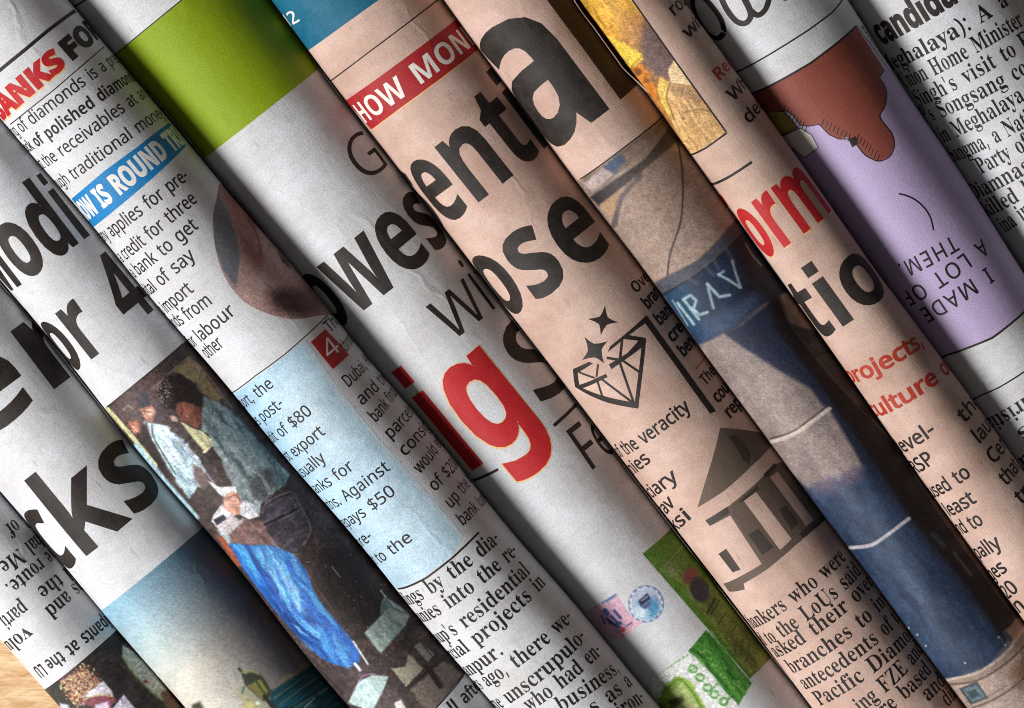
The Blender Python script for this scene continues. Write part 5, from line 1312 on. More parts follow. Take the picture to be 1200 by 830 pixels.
    for p, w, col, al in (([(306, 648), (318, 668), (330, 690), (340, 714)], 4, (74, 160, 214), .8), ([(316, 650), (328, 672), (338, 690)], 2.5, (110, 120, 205), .7), ([(336, 672), (348, 700), (350, 716)], 5, (96, 178, 224), .85), ([(330, 668), (344, 696), (346, 710)], 2, (130, 120, 200), .7), ([(340, 722), (356, 732), (374, 742)], 3, (86, 158, 214), .8), ([(346, 734), (360, 744)], 2.5, (90, 165, 215), .7), ([(350, 726), (366, 738)], 1.5, (20, 50, 120), .8), ([(296, 650), (312, 682), (332, 708)], 2.5, (20, 60, 140), .8), ([(324, 690), (340, 718), (356, 742)], 2.0, (20, 56, 132), .8), ([(310, 690), (330, 716), (352, 740)], 2.5, (24, 66, 150), .7), ([(290, 656), (304, 684)], 3, (60, 130, 200), .8), ([(350, 745), (366, 762)], 3, (60, 130, 205), .6), ([(352, 664), (362, 696), (384, 730)], 6, (26, 72, 160), .5)):
        c.line(p, w, col, 1.5, al)
    cloth = [(268, 637), (319, 640), (344, 650), (367, 693), (397, 732), (422, 765), (408, 783), (376, 771), (343, 739), (300, 687)]
    c.folds(cloth, (0.60, 0.80), 42, 7, (62, 150, 212), (16, 52, 128), 0.75, 11, 3)
    c.folds([(300, 640), (345, 652), (360, 720), (330, 720)], (0.45, 0.89), 30, 4, (120, 180, 222), (50, 70, 160), 0.7, 13, 6)
    c.folds([(336, 716), (380, 740), (372, 764), (346, 744)], (0.80, 0.60), 20, 3.4, (90, 170, 220), (16, 50, 120), 0.7, 15, 5)
    # shadows of the yard and tins
    c.fill([(366, 652), (400, 640), (470, 700), (455, 742), (420, 740), (384, 706)], (40, 34, 34), 12, 0.8)
    c.line([(348, 652), (372, 690), (400, 728)], 1.2, (104, 74, 66), 1, 0.6)
    c.line([(389, 664), (398, 676)], 1.6, (150, 140, 140), 0.8, 0.7)
    c.fill([(446, 722), (447, 706), (451, 699), (469, 711), (480, 721), (475, 733), (446, 766), (427, 742)], (138, 158, 152), 1.2)
    c.folds([(446, 722), (469, 711), (475, 733), (446, 766), (427, 742)], (0.6, 0.8), 30, 5, (164, 182, 174), (104, 124, 124), 0.6, 17)
    c.line([(451, 699), (460, 712), (478, 720)], 1.8, (80, 96, 104), 0.9)
    c.line([(446, 692), (452, 700)], 1.4, (180, 190, 190), 0.7, smooth=False)
    c.fill([(446, 722), (456, 712), (450, 704), (447, 706)], (92, 106, 110), 1.5)
    c.fill([(420, 799), (437, 791), (455, 793), (448, 812), (436, 834), (408, 824)], (168, 194, 194), 1.2)
    c.line([(420, 800), (426, 792), (440, 790)], 2, (150, 110, 160), 1, 0.7)
    c.fill([(459, 784), (475, 781), (478, 765), (496, 784), (476, 805)], (152, 146, 124), 1, rag=0.7)
    c.fill([(485, 758), (492, 752), (509, 767), (501, 776)], (134, 128, 118), 1)
    c.line([(494, 754), (507, 770)], 1.5, (60, 52, 50), 0.8, smooth=False)
    c.fill([(480, 809), (501, 791), (520, 775), (542, 790), (508, 834), (500, 832)], (112, 98, 90), 1.5, rag=1)
    c.line([(503, 784), (516, 804)], 7, (52, 42, 42), 1.2, smooth=False)
    c.line([(478, 806), (514, 776)], 3.2, (58, 42, 42), 1, smooth=False)
    c.line([(414, 752), (431, 778)], 2, (220, 220, 224), 0.8, smooth=False)
    c.line([(416, 778), (422, 785)], 3.4, (216, 212, 216), 0.8, smooth=False)
    c.fill([(462, 824), (470, 820), (478, 834), (466, 838)], (196, 192, 188), 1)
    for _ in range(60):
        x, y = random.uniform(340, 470), random.uniform(640, 800)
        c.blob(x, y, 0.9, 0.9, (150, 130, 128), 0, 0.8, 0.5)
    c.streak((0.6, 0.8), 26, 2.4, 0.12, 31)
    c.texture(0.45)
    c.grain(0.134, 0.32)


picture('men_photo', R2, [(125, 477), (162, 447), (214, 403)], [(511, 830), (525, 813), (543, 792)], paint_men, (66, 53, 52), M['print'], n2, step=0.9)
rules(R2, M['black_text'], n2, [([(125, 477), (162, 447), (214, 403)], 1.2), ([(511, 830), (528, 811), (543, 792)], 1.4)], 0.24)
ink_part(R2, 'article_text', M['black_text'], n2, texts([('shut all after', 'B', 12, 9, (545, 826), 14, (566, 805)), ]))

# ================================================================== roll 3: banks box
n3 = newspaper(R3, 'grey newsprint roll with red BANKS heading, blue banner and pale blue text box', M['paper'])
rules(R3, M['black'], n3, [([(-2, 84), (30, 58), (55, 37), (88, 13)], 4.2), ([(12, 146), (65, 104), (122, 55)], 1.3), ([(271, 461), (300, 440), (333, 416), (384, 369)], 1.3), ([(466, 690), (500, 677), (530, 654), (561, 624)], 2.4)])
ink_part(R3, 'heading_fringe', M['yellow'], n3, texts([('BANKS', 'B', 18.6, 1, (10, 136.5), 5, (79, 77.5), 0.034), ]), 0.13)
ink_part(R3, 'heading', M['red'], n3, texts([('BANKS', 'B', 18.6, 1, (9, 135), 5, (78, 76), 0.03), ]), 0.18)
ink_part(R3, 'heading', M['black'], n3, texts([('FORGE', 'B', 18.6, 0, (83, 72), 3, (119, 41), 0.03), ]), 0.18, label='black part of the heading')
ink_part(R3, 'intro_text', M['black_text'], n3, texts([
    ('funding of diamonds is a precious', 'R', 11.2, 11, (38, 147), 19, (102, 99), 0.004),
    ('against the receivables at an', 'R', 11.2, 12, (73, 184), 23, (148, 130), 0.004),
    ('through traditional money', 'R', 11.2, 8, (87, 211), 19, (157, 161), 0.004),
    ]))
ink_part(R3, 'intro_text', M['black_text'], n3, texts([
    ('the stock of polished diamonds', 'B', 11.2, 13, (57, 164), 21, (113, 124)),
    ]), label='bold line of the intro text')
banner = ink_part(R3, 'banner', M['blue'], n3, lambda k: k.poly([(84, 233), (123, 200), (160, 173), (198, 144), (209, 157), (218, 171), (180, 208), (146, 237), (110, 266), (97, 251)]), 0.13)
if banner:
    ink_part(R3, 'banner_text', M['white_print'], banner, texts([('HOW IS ROUND TRIPPING', 'B', 18.2, 4, (121, 244), 13, (203, 178), 0.02)]), 0.2).matrix_parent_inverse = Matrix()
ink_part(R3, 'article_text', M['black_text'], n3, texts([
    ('company applies for pre-', 'R', 12, 8, (132, 278), 23, (219, 212), 0.006),
    ('get a credit for three', 'R', 12, 6, (148, 305), 22, (232, 236), 0.006),
    ('from a bank to get', 'R', 12, 7, (163, 323), 18, (233, 267), 0.006),
    ('capital of say', 'R', 12, 8, (189, 336), 14, (230, 302), 0.006),
    ('to import', 'R', 12, 3, (196, 367), 9, (228, 341), 0.006),
    ('funds from', 'R', 12, 6, (221, 376), 10, (250, 355), 0.006),
    ('for labour', 'R', 12, 0, (226, 408), 10, (277, 367), 0.006),
    ('other', 'R', 12, 1, (247, 418), 5, (263, 405), 0.006),
    ]))
ink_part(R3, 'article_text', M['black_text'], n3, texts([
    ('This is', 'R', 11, 0, (387, 391), 4, (402, 374), 0.006),
    ('through', 'R', 11, 0, (406, 413), 7, (432, 383), 0.006),
    ('Dubai, HK', 'R', 11, 0, (408, 455), 5, (430, 433), 0.006),
    ('and the buy', 'R', 11, 0, (424, 476), 7, (453, 446), 0.006),
    ('bank finds', 'R', 11, 0, (440, 496), 4, (457, 476), 0.006),
    ('parcels of', 'R', 11, 0, (457, 516), 6, (484, 486), 0.006),
    ('consignee', 'R', 11, 0, (474, 536), 6, (502, 503), 0.006),
    ('would export', 'R', 11, 0, (492, 556), 5, (514, 529), 0.006),
    ('of $200 mn', 'R', 11, 0, (509, 577), 7, (537, 546), 0.006),
    ('up the bill', 'R', 11, 0, (528, 597), 6, (551, 569), 0.006),
    ('bank loans', 'R', 11, 0, (542, 617), 4, (562, 598), 0.006),
    ]))


def paint_face(c):
    c.mottle(16, 0.10, 2)
    c.fill([(256, 222), (268, 226), (300, 262), (312, 300), (304, 316), (288, 296), (272, 256)], (142, 88, 82), 4)
    c.fill([(305, 268), (345, 315), (350, 340), (326, 326), (308, 292)], (166, 132, 126), 8, 0.8)
    c.blob(316, 338, 22, 12, (172, 140, 134), 40, 0.9)
    c.line([(290, 256), (302, 278), (306, 300)], 1.6, (92, 54, 52), 1.5, 0.9)
    c.fill([(326, 296), (336, 306), (340, 314), (332, 308)], (60, 30, 30), 2)
    c.blob(340, 354, 29, 14, (80, 52, 54), 14, 0.8)
    c.blob(362, 350, 20, 12, (110, 72, 72), 30, 0.9, 0.7)
    c.blob(300, 350, 20, 10, (168, 134, 126), 30, 0.9, 0.6)
    c.fill([(256, 226), (267, 248), (277, 277), (281, 301), (277, 338), (262, 318), (251, 286), (250, 252)], (98, 100, 108), 1.2)
    c.texture(0.5)
    c.grain(0.122, 0.21)


cutout('portrait_photo', R3, [(258, 216), (251, 244), (250, 271), (254, 298), (262, 322), (278, 346), (298, 361), (325, 371), (350, 374), (383, 369), (400, 356), (360, 290), (300, 230)], paint_face, (156, 120, 114), M['print'], n3, smooth=True)
def paint_box(c):
    c.ramp((300, 470), (150, 186, 210), (520, 660), (164, 196, 216))
    c.blob(372, 490, 30, 60, (188, 206, 216), -38, 1.6, 0.7)
    c.blob(470, 610, 30, 60, (176, 200, 214), -38, 1.6, 0.6)
    c.blob(310, 512, 16, 60, (128, 168, 200), -38, 1.4, 0.6)
    c.mottle(26, 0.10, 5)
    c.mottle(6, 0.05, 6)
    c.line([(355, 398), (378, 430), (402, 463), (450, 521), (497, 573), (548, 632)], 7, (196, 202, 208), 5, 0.75)
    c.grain(0.06, 0.35)


box = cutout('text_box', R3, [(269, 465), (300, 442), (333, 418), (358, 397), (378, 428), (400, 460), (448, 518), (495, 571), (543, 628), (530, 652), (500, 674), (464, 689), (420, 640), (360, 570), (310, 515)], paint_box, (150, 186, 210), M['print'], n3, step=1.8, off=0.12)
ink_part(R3, 'box_text', M['black_text'], box, texts([
    ('export, the', 'R', 10.6, 8, (303, 467), 11, (322, 452), 0.006),
    ('gives post-', 'R', 10.6, 6, (309, 495), 11, (334, 475), 0.006),
    ('credit of $80', 'R', 10.6, 7, (330, 513), 13, (367, 484), 0.006),
    ('first export', 'R', 10.6, 6, (346, 536), 12, (382, 508), 0.006),
    ('usually', 'R', 10.6, 1, (357, 559), 7, (383, 539), 0.006),
    ('banks for', 'R', 10.6, 0, (368, 580), 9, (416, 549), 0.006),
    ('months. Against', 'R', 10.6, 8, (406, 588), 15, (458, 550), 0.006),
    ('it repays $50', 'R', 10.6, 3, (404, 618), 13, (465, 578), 0.006),
    ('the pre-', 'R', 10.6, 4, (423, 642), 8, (438, 631), 0.006),
    ('credit to the', 'R', 10.6, 10, (460, 651), 13, (485, 632), 0.006),
    ]), 0.2)
tag = ink_part(R3, 'number_tag', M['crimson'], n3, lambda k: k.poly([(364, 401), (381, 386), (395, 400), (409, 416), (390, 433), (377, 417)]), 0.2)
ink_part(R3, 'tag_number', M['white_print'], tag, texts([('4', 'R', 16, 0, (386, 422), 1, (400, 410), 0.0)]), 0.26)
ink_part(R3, 'story_text', M['black_text'], n3, texts([
    ('dealings by the dia-', 'S', 12.6, 9, (505, 697), 20, (587, 634), -0.002),
    ('companies into the re-', 'S', 12.6, 10, (526, 714), 18, (589, 666), -0.002),
    ("group's residential", 'S', 12.6, 8, (545, 737), 19, (622, 671), -0.002),
    ('commercial projects in', 'S', 12.6, 11, (559, 757), 22, (640, 684), -0.002),
    ('Palanpur.', 'S', 12.6, 2, (548, 792), 9, (592, 765), -0.002),
    ('years ago, there we-', 'S', 12.6, 11, (605, 784), 20, (672, 726), -0.002),
    ('some unscrupulo-', 'S', 12.6, 5, (597, 825), 16, (688, 748), -0.002),
    ('who had en-', 'S', 12.6, 0, (621, 834), 11, (706, 765), -0.002),
    ('business, ', 'S', 12.6, 1, (669, 828), 9, (727, 787), -0.002),
    ('was as a', 'S', 12.6, 4, (714, 825), 8, (742, 802), -0.002),
    ('iron-', 'S', 12.6, 3, (747, 828), 5, (757, 821), -0.002),
    ]))

# ================================================================== roll 4: lime band, "lowest with Big S", packs
n4 = newspaper(R4, 'wide grey newsprint roll with a lime green band and large red letters ig', M['paper'])
ink_part(R4, 'colour_band', M['green'], n4, lambda k: k.poly([(100, 92), (140, 60), (175, 31), (213, 0), (245, -26), (290, -60), (380, 60), (402, 62), (373, 81), (300, 139), (247, 180), (205, 212)]), 0.13)
rules(R4, M['black'], n4, [([(110, 84), (140, 60), (175, 31), (213, 0), (245, -26)], 1.3), ([(85, 9), (106, -4)], 2), ([(554, 563), (584, 550)], 3.2), ([(649, 499), (676, 473)], 4)], 0.2)
words(R4, 'headline', M['black'], n4, [('lowest', 'B', 72, 2, (417, 370), 4, (509, 297), 0.003), ])
words(R4, 'subheadline', M['black'], n4, [
    ('Good', 'R', 40, 0, (425, 217), 1, (458, 193), -0.006),
    ('with', 'R', 52, 0, (528, 403), 2, (584, 359), -0.004),
    ('Fears', 'R', 41, 0, (690, 554), 1, (710, 538), 0.0),
    ])
ink_part(R4, 'red_headline_fringe', M['yellow'], n4, texts([('Big', 'B', 107, 1, (547.5, 553.5), 3, (637.5, 484.5), 0.010)]), 0.13)
words(R4, 'red_headline', M['red'], n4, [('Big', 'B', 107, 1, (548, 553), 3, (637, 484), 0.006)], 0.18)
ink_part(R4, 'headline', M['black'], n4, texts([('Si', 'B', 78, 0, (630, 481), 1, (682, 440), -0.008)]), 0.18, label='single black capital S beside the red letters')


def paint_green_pack(c):
    c.ramp((760, 650), (84, 124, 30), (890, 790), (112, 124, 44))
    c.folds([(753, 649), (786, 620), (900, 690), (940, 745), (878, 796)], (0.65, 0.76), 40, 6, (132, 146, 66), (70, 96, 26), 0.6, 9)
    c.fill([(753, 649), (786, 618), (800, 640), (774, 670)], (82, 126, 32), 2)
    c.line([(774, 669), (800, 640)], 1.2, (130, 150, 60), 1, smooth=False)
    c.line([(776, 671), (830, 738), (878, 796)], 9, (74, 122, 28), 2, smooth=False)
    c.blob(786, 668, 8, 8, (150, 160, 120), 0, 1.4, 0.6)
    c.blob(809, 675, 7, 10, (144, 74, 72), 30, 0.4)
    c.blob(820, 691, 11, 15, (62, 62, 74), -20, 0.3)
    c.line([(829, 718), (838, 702)], 3.0, (58, 66, 26), 0.8, smooth=False)
    c.line([(833, 720), (843, 704)], 2.0, (64, 70, 30), 0.8, smooth=False)
    c.line([(841, 732), (851, 718)], 1.4, (68, 78, 34), 0.8, smooth=False)
    c.line([(856, 742), (862, 734)], 1.4, (68, 78, 34), 0.8, smooth=False)
    for i in range(9):
        x, y = 860 + (i % 3) * 8, 752 + (i // 3) * 6
        c.line([(x, y + 5), (x + 3, y - 2)], 1.4, (58, 78, 40), 0.8, 0.8, smooth=False)
    c.line([(872, 776), (880, 766)], 1.3, (66, 76, 34), 0.8, smooth=False)
    c.mottle(9, 0.10, 4)
    c.texture(0.5)
    c.grain(0.122, 0.21)


def paint_soap(c):
    c.ramp((690, 720), (196, 150, 176), (740, 730), (214, 158, 178))
    for i, (x, y) in enumerate(((700, 708), (706, 706), (712, 704), (717, 701))):
        c.line([(x, y), (x + 4, y - 4)], 3.2, (90, 120, 176), 0.8, smooth=False)
    for p, q, w in (((709, 715), (712, 719), 5), ((711, 725), (718, 730), 2.5), ((716, 722), (724, 730), 3), ((720, 716), (727, 724), 3.5), ((714, 729), (726, 735), 3), ((722, 732), (727, 730), 4), ((734, 734), (740, 730), 1.5), ((705, 722), (709, 731), 2)):
        c.line([p, q], w, (62, 72, 138), 0.8, smooth=False)
    c.blob(730, 738, 3, 3, (190, 60, 60))
    c.texture(0.5)
    c.grain(0.07, 0.3)


def paint_badge(c):
    c.blob(757, 708, 20, 21.5, (196, 204, 214), 0, 0.12)
    c.blob(757, 708, 17, 18, (168, 178, 206), 0, 0.2)
    c.blob(760, 712, 13, 13, (70, 138, 184), 0, 0.6)
    c.blob(751, 718, 9, 7, (176, 196, 212), 20, 0.8)
    c.fill([(748, 704), (759, 695), (762, 702), (751, 711)], (52, 46, 78), 0.9)
    c.line([(752, 704), (759, 699)], 1.2, (170, 170, 200), 0.7, smooth=False)
    c.fill([(752, 712), (762, 704), (763, 709), (756, 714)], (88, 74, 120), 0.9)
    a = np.arctan2(c.y - 708, c.x - 757)
    r = np.hypot((c.x - 757) / 21, (c.y - 708) / 22.5)
    c._mix(np.where((r > 0.86) & (np.sin(a * 16) > -0.2), 0.7, 0), (96, 112, 172))
    c.texture(0.5)
    c.grain(0.07, 0.3)


def paint_lower_pack(c):
    c.mottle(6, 0.08, 3)
    c.fill([(806, 763), (827, 738), (842, 752), (881, 801), (866, 826), (848, 808), (832, 787), (818, 772)], (56, 124, 36), 1.2, rag=0.5)
    c.folds([(806, 763), (827, 738), (881, 801), (866, 826)], (0.65, 0.76), 20, 4, (84, 146, 52), (24, 74, 20), 0.7, 3)
    for _ in range(26):
        t, s = random.random(), random.uniform(-5, 8)
        c.blob(820 + t * 50 + s * .6, 758 + t * 56 - s * .6, 1.3, 1.1, (120, 170, 70), 0, 0.6, 0.7)
    c.fill([(776, 806), (796, 791), (808, 797), (818, 814), (832, 836), (770, 840)], (128, 162, 44), 1.5, rag=1.5)
    c.fill([(786, 812), (800, 800), (812, 818), (820, 836), (796, 836)], (176, 196, 110), 3)
    c.line([(781, 808), (796, 796), (812, 812), (826, 836)], 2.6, (86, 128, 26), 1.2)
    c.fill([(783, 822), (800, 814), (804, 820), (786, 830)], (60, 70, 30), 1.5, 0.8, rag=1.5)
    c.blob(812, 830, 7, 5, (206, 206, 150), 0, 0.8)
    for x, y in ((812, 784), (820, 794), (829, 806), (837, 814), (848, 822)):
        c.blob(x, y, 6, 5.4, (92, 156, 76), 0, 0.3)
        c.blob(x + 0.5, y, 3.2, 2.6, (196, 206, 190), 0, 0.5)
    c.line([(809, 786), (815, 782)], 1.4, (70, 130, 56), 0.7, smooth=False)
    c.line([(833, 810), (842, 800)], 2.0, (92, 156, 76), 0.7, smooth=False)
    c.line([(850, 826), (858, 812)], 2.2, (70, 140, 56), 0.7, smooth=False)
    for i in range(9):
        x, y = 768 + i * 4.6, 792 - i * 3.0
        c.blob(x, y, 2.4, 1.4, (96, 140, 70), -35, 0.8, 0.7)
    c.texture(0.5)
    c.grain(0.111, 0.21)


cutout('green_pack_print', R4, [(753, 649), (786, 620), (815, 594), (900, 690), (940, 745), (906, 766), (878, 796), (830, 738)], paint_green_pack, (96, 122, 40), M['print'], n4)
soap = cutout('soap_pack_print', R4, [(688, 715), (722, 695), (738, 721), (753, 729), (727, 750), (705, 742)], paint_soap, (206, 154, 176), M['print'], n4)
cutout('badge_print', R4, [(757 + 21 * math.cos(a), 708 + 22 * math.sin(a)) for a in np.linspace(0, 6.28, 40)[:-1]], paint_badge, (120, 134, 180), M['print'], soap, off=0.2)
cutout('leaf_pack_print', R4, [(764, 796), (806, 763), (827, 738), (842, 752), (882, 800), (866, 828), (862, 850), (790, 870), (768, 830)], paint_lower_pack, (204, 206, 204), M['print'], n4, off=0.2)

# ================================================================== roll 5: "HOW MONEY", "enti / ose", diamond, temple
n5 = newspaper(R5, 'salmon pink newsprint roll with red HOW MONEY strip, diamond icon and temple icon', M['pink'])
band = ink_part(R5, 'colour_band', M['teal'], n5, lambda k: k.poly([(290, -35), (330, -70), (480, -80), (520, -55), (475, -23), (444, 0), (402, 30), (361, 59), (340, 74)]), 0.13)
ink_part(R5, 'page_number', M['white_print'], band, texts([('12', 'B', 12.5, 0, (339, 31), 2, (353, 24), -0.01)]), 0.2)
rules(R5, M['black_text'], n5, [([(386, 96), (430, 63), (470, 33), (513, 0), (524, -8)], 1.5)])
ink_part(R5, 'banner_fringe', M['yellow'], n5, lambda k: k.line([(434, 152.5), (470, 126.5), (515, 93.5), (560, 59)], 2.2), 0.12)
strip = ink_part(R5, 'banner', M['crimson'], n5, lambda k: k.poly([(404, 118), (445, 90), (490, 57), (533, 24), (545, 13), (572, 44), (558, 60), (515, 93), (470, 126), (435, 152), (420, 134)]), 0.18)
ink_part(R5, 'banner_text', M['white_print'], strip, texts([('HOW MONEY', 'B', 19.5, 4, (491, 101), 6, (538, 66), 0.0)]), 0.25)
words(R5, 'headline', M['black'], n5, [
    ('Essential', 'B', 80, 4, (555, 241), 6, (634, 177), 0.003),
    ('lose', 'B', 80, 2, (626, 355), 4, (720, 286), 0.002),
    ])


def diamond(k):
    for P in ([(709, 358), (712, 372), (724, 378), (711, 381), (704, 393), (702, 380), (689, 374), (703, 371)],
              [(685, 395), (696, 403), (712, 400), (705, 410), (708, 426), (697, 419), (682, 422), (689, 411)]):
        star = []
        for i in range(8):
            a, b = np.array(P[i]), np.array(P[(i + 1) % 8])
            star += [tuple(a), tuple(a * .5 + b * .5 + (np.mean(P, 0) - (a + b) / 2) * .10)]
        k.poly(star)
    # frame corner
    k.poly([(715, 406), (757, 370), (758.5, 371), (839, 482), (832, 485), (756, 379), (737, 393), (757, 396.5), (748, 479), (712, 472), (674, 453.5), (671.5, 432.5), (690, 424), (695, 426), (677, 437), (679, 451), (710, 438), (712, 442), (683, 455), (744, 472), (751.5, 408), (716.5, 433), (713.5, 427), (735, 414), (748, 399.5), (731, 397.5), (712, 413)], holes=())
    for p, q, w in (((729, 398), (726, 425), 3.0), ((711, 419.5), (727, 422), 3.0), ((726, 424), (743, 473), 2.8), ((730, 423), (749, 436), 2.6), ((699, 443), (706, 465), 2.8), ((702, 442), (743, 473), 2.8), ((701, 427), (699, 442), 2.6), ((678, 436), (697, 443), 2.6)):
        k.line([p, q], w)


ink_part(R5, 'diamond_icon', M['black'], n5, diamond)
ink_part(R5, 'side_text', M['black_text'], n5, texts([
    ('Overseas', 'B', 10.4, 0, (745, 345), 4, (763, 325)),
    ('branches', 'R', 10.4, 0, (759, 363), 3, (771, 349), 0.03),
    ('banks', 'R', 10.4, 0, (773, 382), 3, (787, 367), 0.03),
    ('credit', 'R', 10.4, 0, (788, 402), 3, (801, 386), 0.03),
    ('benefit', 'R', 10.4, 0, (801, 419), 3, (814, 403), 0.03),
    ('These', 'B', 10.4, 0, (827, 453), 3, (839, 437)),
    ('courts', 'R', 10.4, 0, (841, 473), 3, (855, 457), 0.03),
    ('reports', 'R', 10.4, 0, (855, 491), 3, (869, 474), 0.03),
    ]))
rules(R5, M['brick'], n5, [([(815, 433), (826, 419)], 1.2)])
ink_part(R5, 'quote_text', M['black_text'], n5, texts([
    ('of the veracity', 'R', 12.4, 7, (755, 521), 15, (810, 480), 0.012),
    ('companies', 'R', 12.4, 5, (743, 556), 9, (764, 540), 0.012),
    ]))
ink_part(R5, 'quote_text', M['black_text'], n5, texts([
    ('beneficiary', 'R', 12.4, 5, (763, 584), 11, (796, 561), 0.012),
    ('Nirav', 'R', 12.4, 2, (779, 606), 5, (792, 591), 0.012),
    ('Choksi', 'R', 12.4, 3, (792, 623), 6, (812, 606), 0.012),
    ]))


def temple_shape(k):
    k.poly([(843.7, 501.7), (866.2, 503.3), (892.8, 507.8), (903.9, 522.4), (879.5, 547.6), (850.4, 574.1), (817.5, 595.0)])
    k.poly([(826.5, 609.9), (853.0, 594.0), (887.5, 564.8), (906.0, 544.9), (916.6, 541.5), (937.8, 567.5), (969.6, 604.5), (961.6, 612.5), (932.5, 639.0), (898.0, 668.1), (871.5, 684.0), (872.9, 690.7), (854.3, 693.3), (847.7, 684.0), (866.2, 676.1), (892.8, 661.0), (855.6, 604.0), (831.8, 616.5)], holes=[[(871.5, 587.3), (886.1, 576.7), (927.7, 631.8), (914.0, 644.8)], [(902.0, 559.5), (911.3, 552.9), (953.2, 609.3), (944.4, 616.7)]])


temple = ink_part(R5, 'temple_icon', M['grey_ink'], n5, temple_shape)
ink_part(R5, 'temple_detail', M['dark_grey_ink'], temple, lambda k: (
    k.poly([(853.0, 511.3), (862.3, 510.5), (872.9, 519.8), (879.5, 533.0), (878.2, 544.9), (871.0, 539.6), (861.5, 522.4)]),
    k.poly([(826.5, 609.9), (851.9, 594.0), (855.1, 600.8), (832.3, 616.2)]),
    k.poly([(865.2, 588.1), (887.5, 569.0), (890.1, 573.3), (869.4, 588.6)]),
    k.poly([(894.3, 556.3), (907.6, 542.5), (910.8, 546.8), (898.0, 560.6)]),
    k.poly([(841.9, 649.1), (850.9, 643.2), (867.8, 667.6), (858.8, 670.8)]),
    k.poly([(876.9, 626.3), (888.8, 619.4), (906.5, 641.6), (893.3, 650.9)]),
    k.poly([(912.6, 597.1), (920.6, 592.4), (935.7, 612.5), (927.7, 621.8)]),
    k.poly([(936.5, 625.2), (961.6, 604.5), (967.5, 608.8), (940.5, 631.0)])), 0.24)
ink_part(R5, 'story_text', M['black_text'], n5, texts([
    ('bankers who were', 'S', 12.8, 8, (931, 708), 16, (992, 655), -0.003),
    ('linked to the LoUs said', 'S', 12.8, 14, (945, 729), 18, (984, 698), -0.003),
    ('asked their overseas', 'S', 12.8, 1, (915, 769), 11, (996, 714), -0.003),
    ('branches to invest', 'S', 12.8, 0, (929, 789), 8, (1001, 744), -0.003),
    ('antecedents of the', 'S', 12.8, 0, (944, 808), 11, (1031, 752), -0.003),
    ('Pacific Diamonds', 'S', 12.8, 0, (961, 827), 8, (1023, 790), -0.003),
    ('ing FZE and', 'S', 12.8, 4, (1037, 813), 7, (1065, 786), -0.003),
    ('are based in', 'S', 12.8, 4, (1060, 821), 9, (1092, 787), -0.003),
    ('and c', 'S', 12.8, 0, (1087, 823), 3, (1108, 801), -0.003),
    ('diam', 'S', 12.8, 0, (1110, 829), 4, (1130, 806), -0.003),
    ]))

# ================================================================== roll 6: giant "a", denim photo
n6 = newspaper(R6, 'salmon pink newsprint roll with one giant letter a above a blue denim photo', M['pink'])
words(R6, 'headline', M['black'], n6, [('a', 'B', 149, 0, (709, 130), 1, (725, 117.5), 0.004, 0.0, 0.80)])
panel = ink_part(R6, 'dark_panel', M['panel'], n6, lambda k: k.poly([(590, -70), (641, 0), (684, 58), (727, 117), (744, 102), (770, 80), (700, -20), (660, -80)]), 0.15)


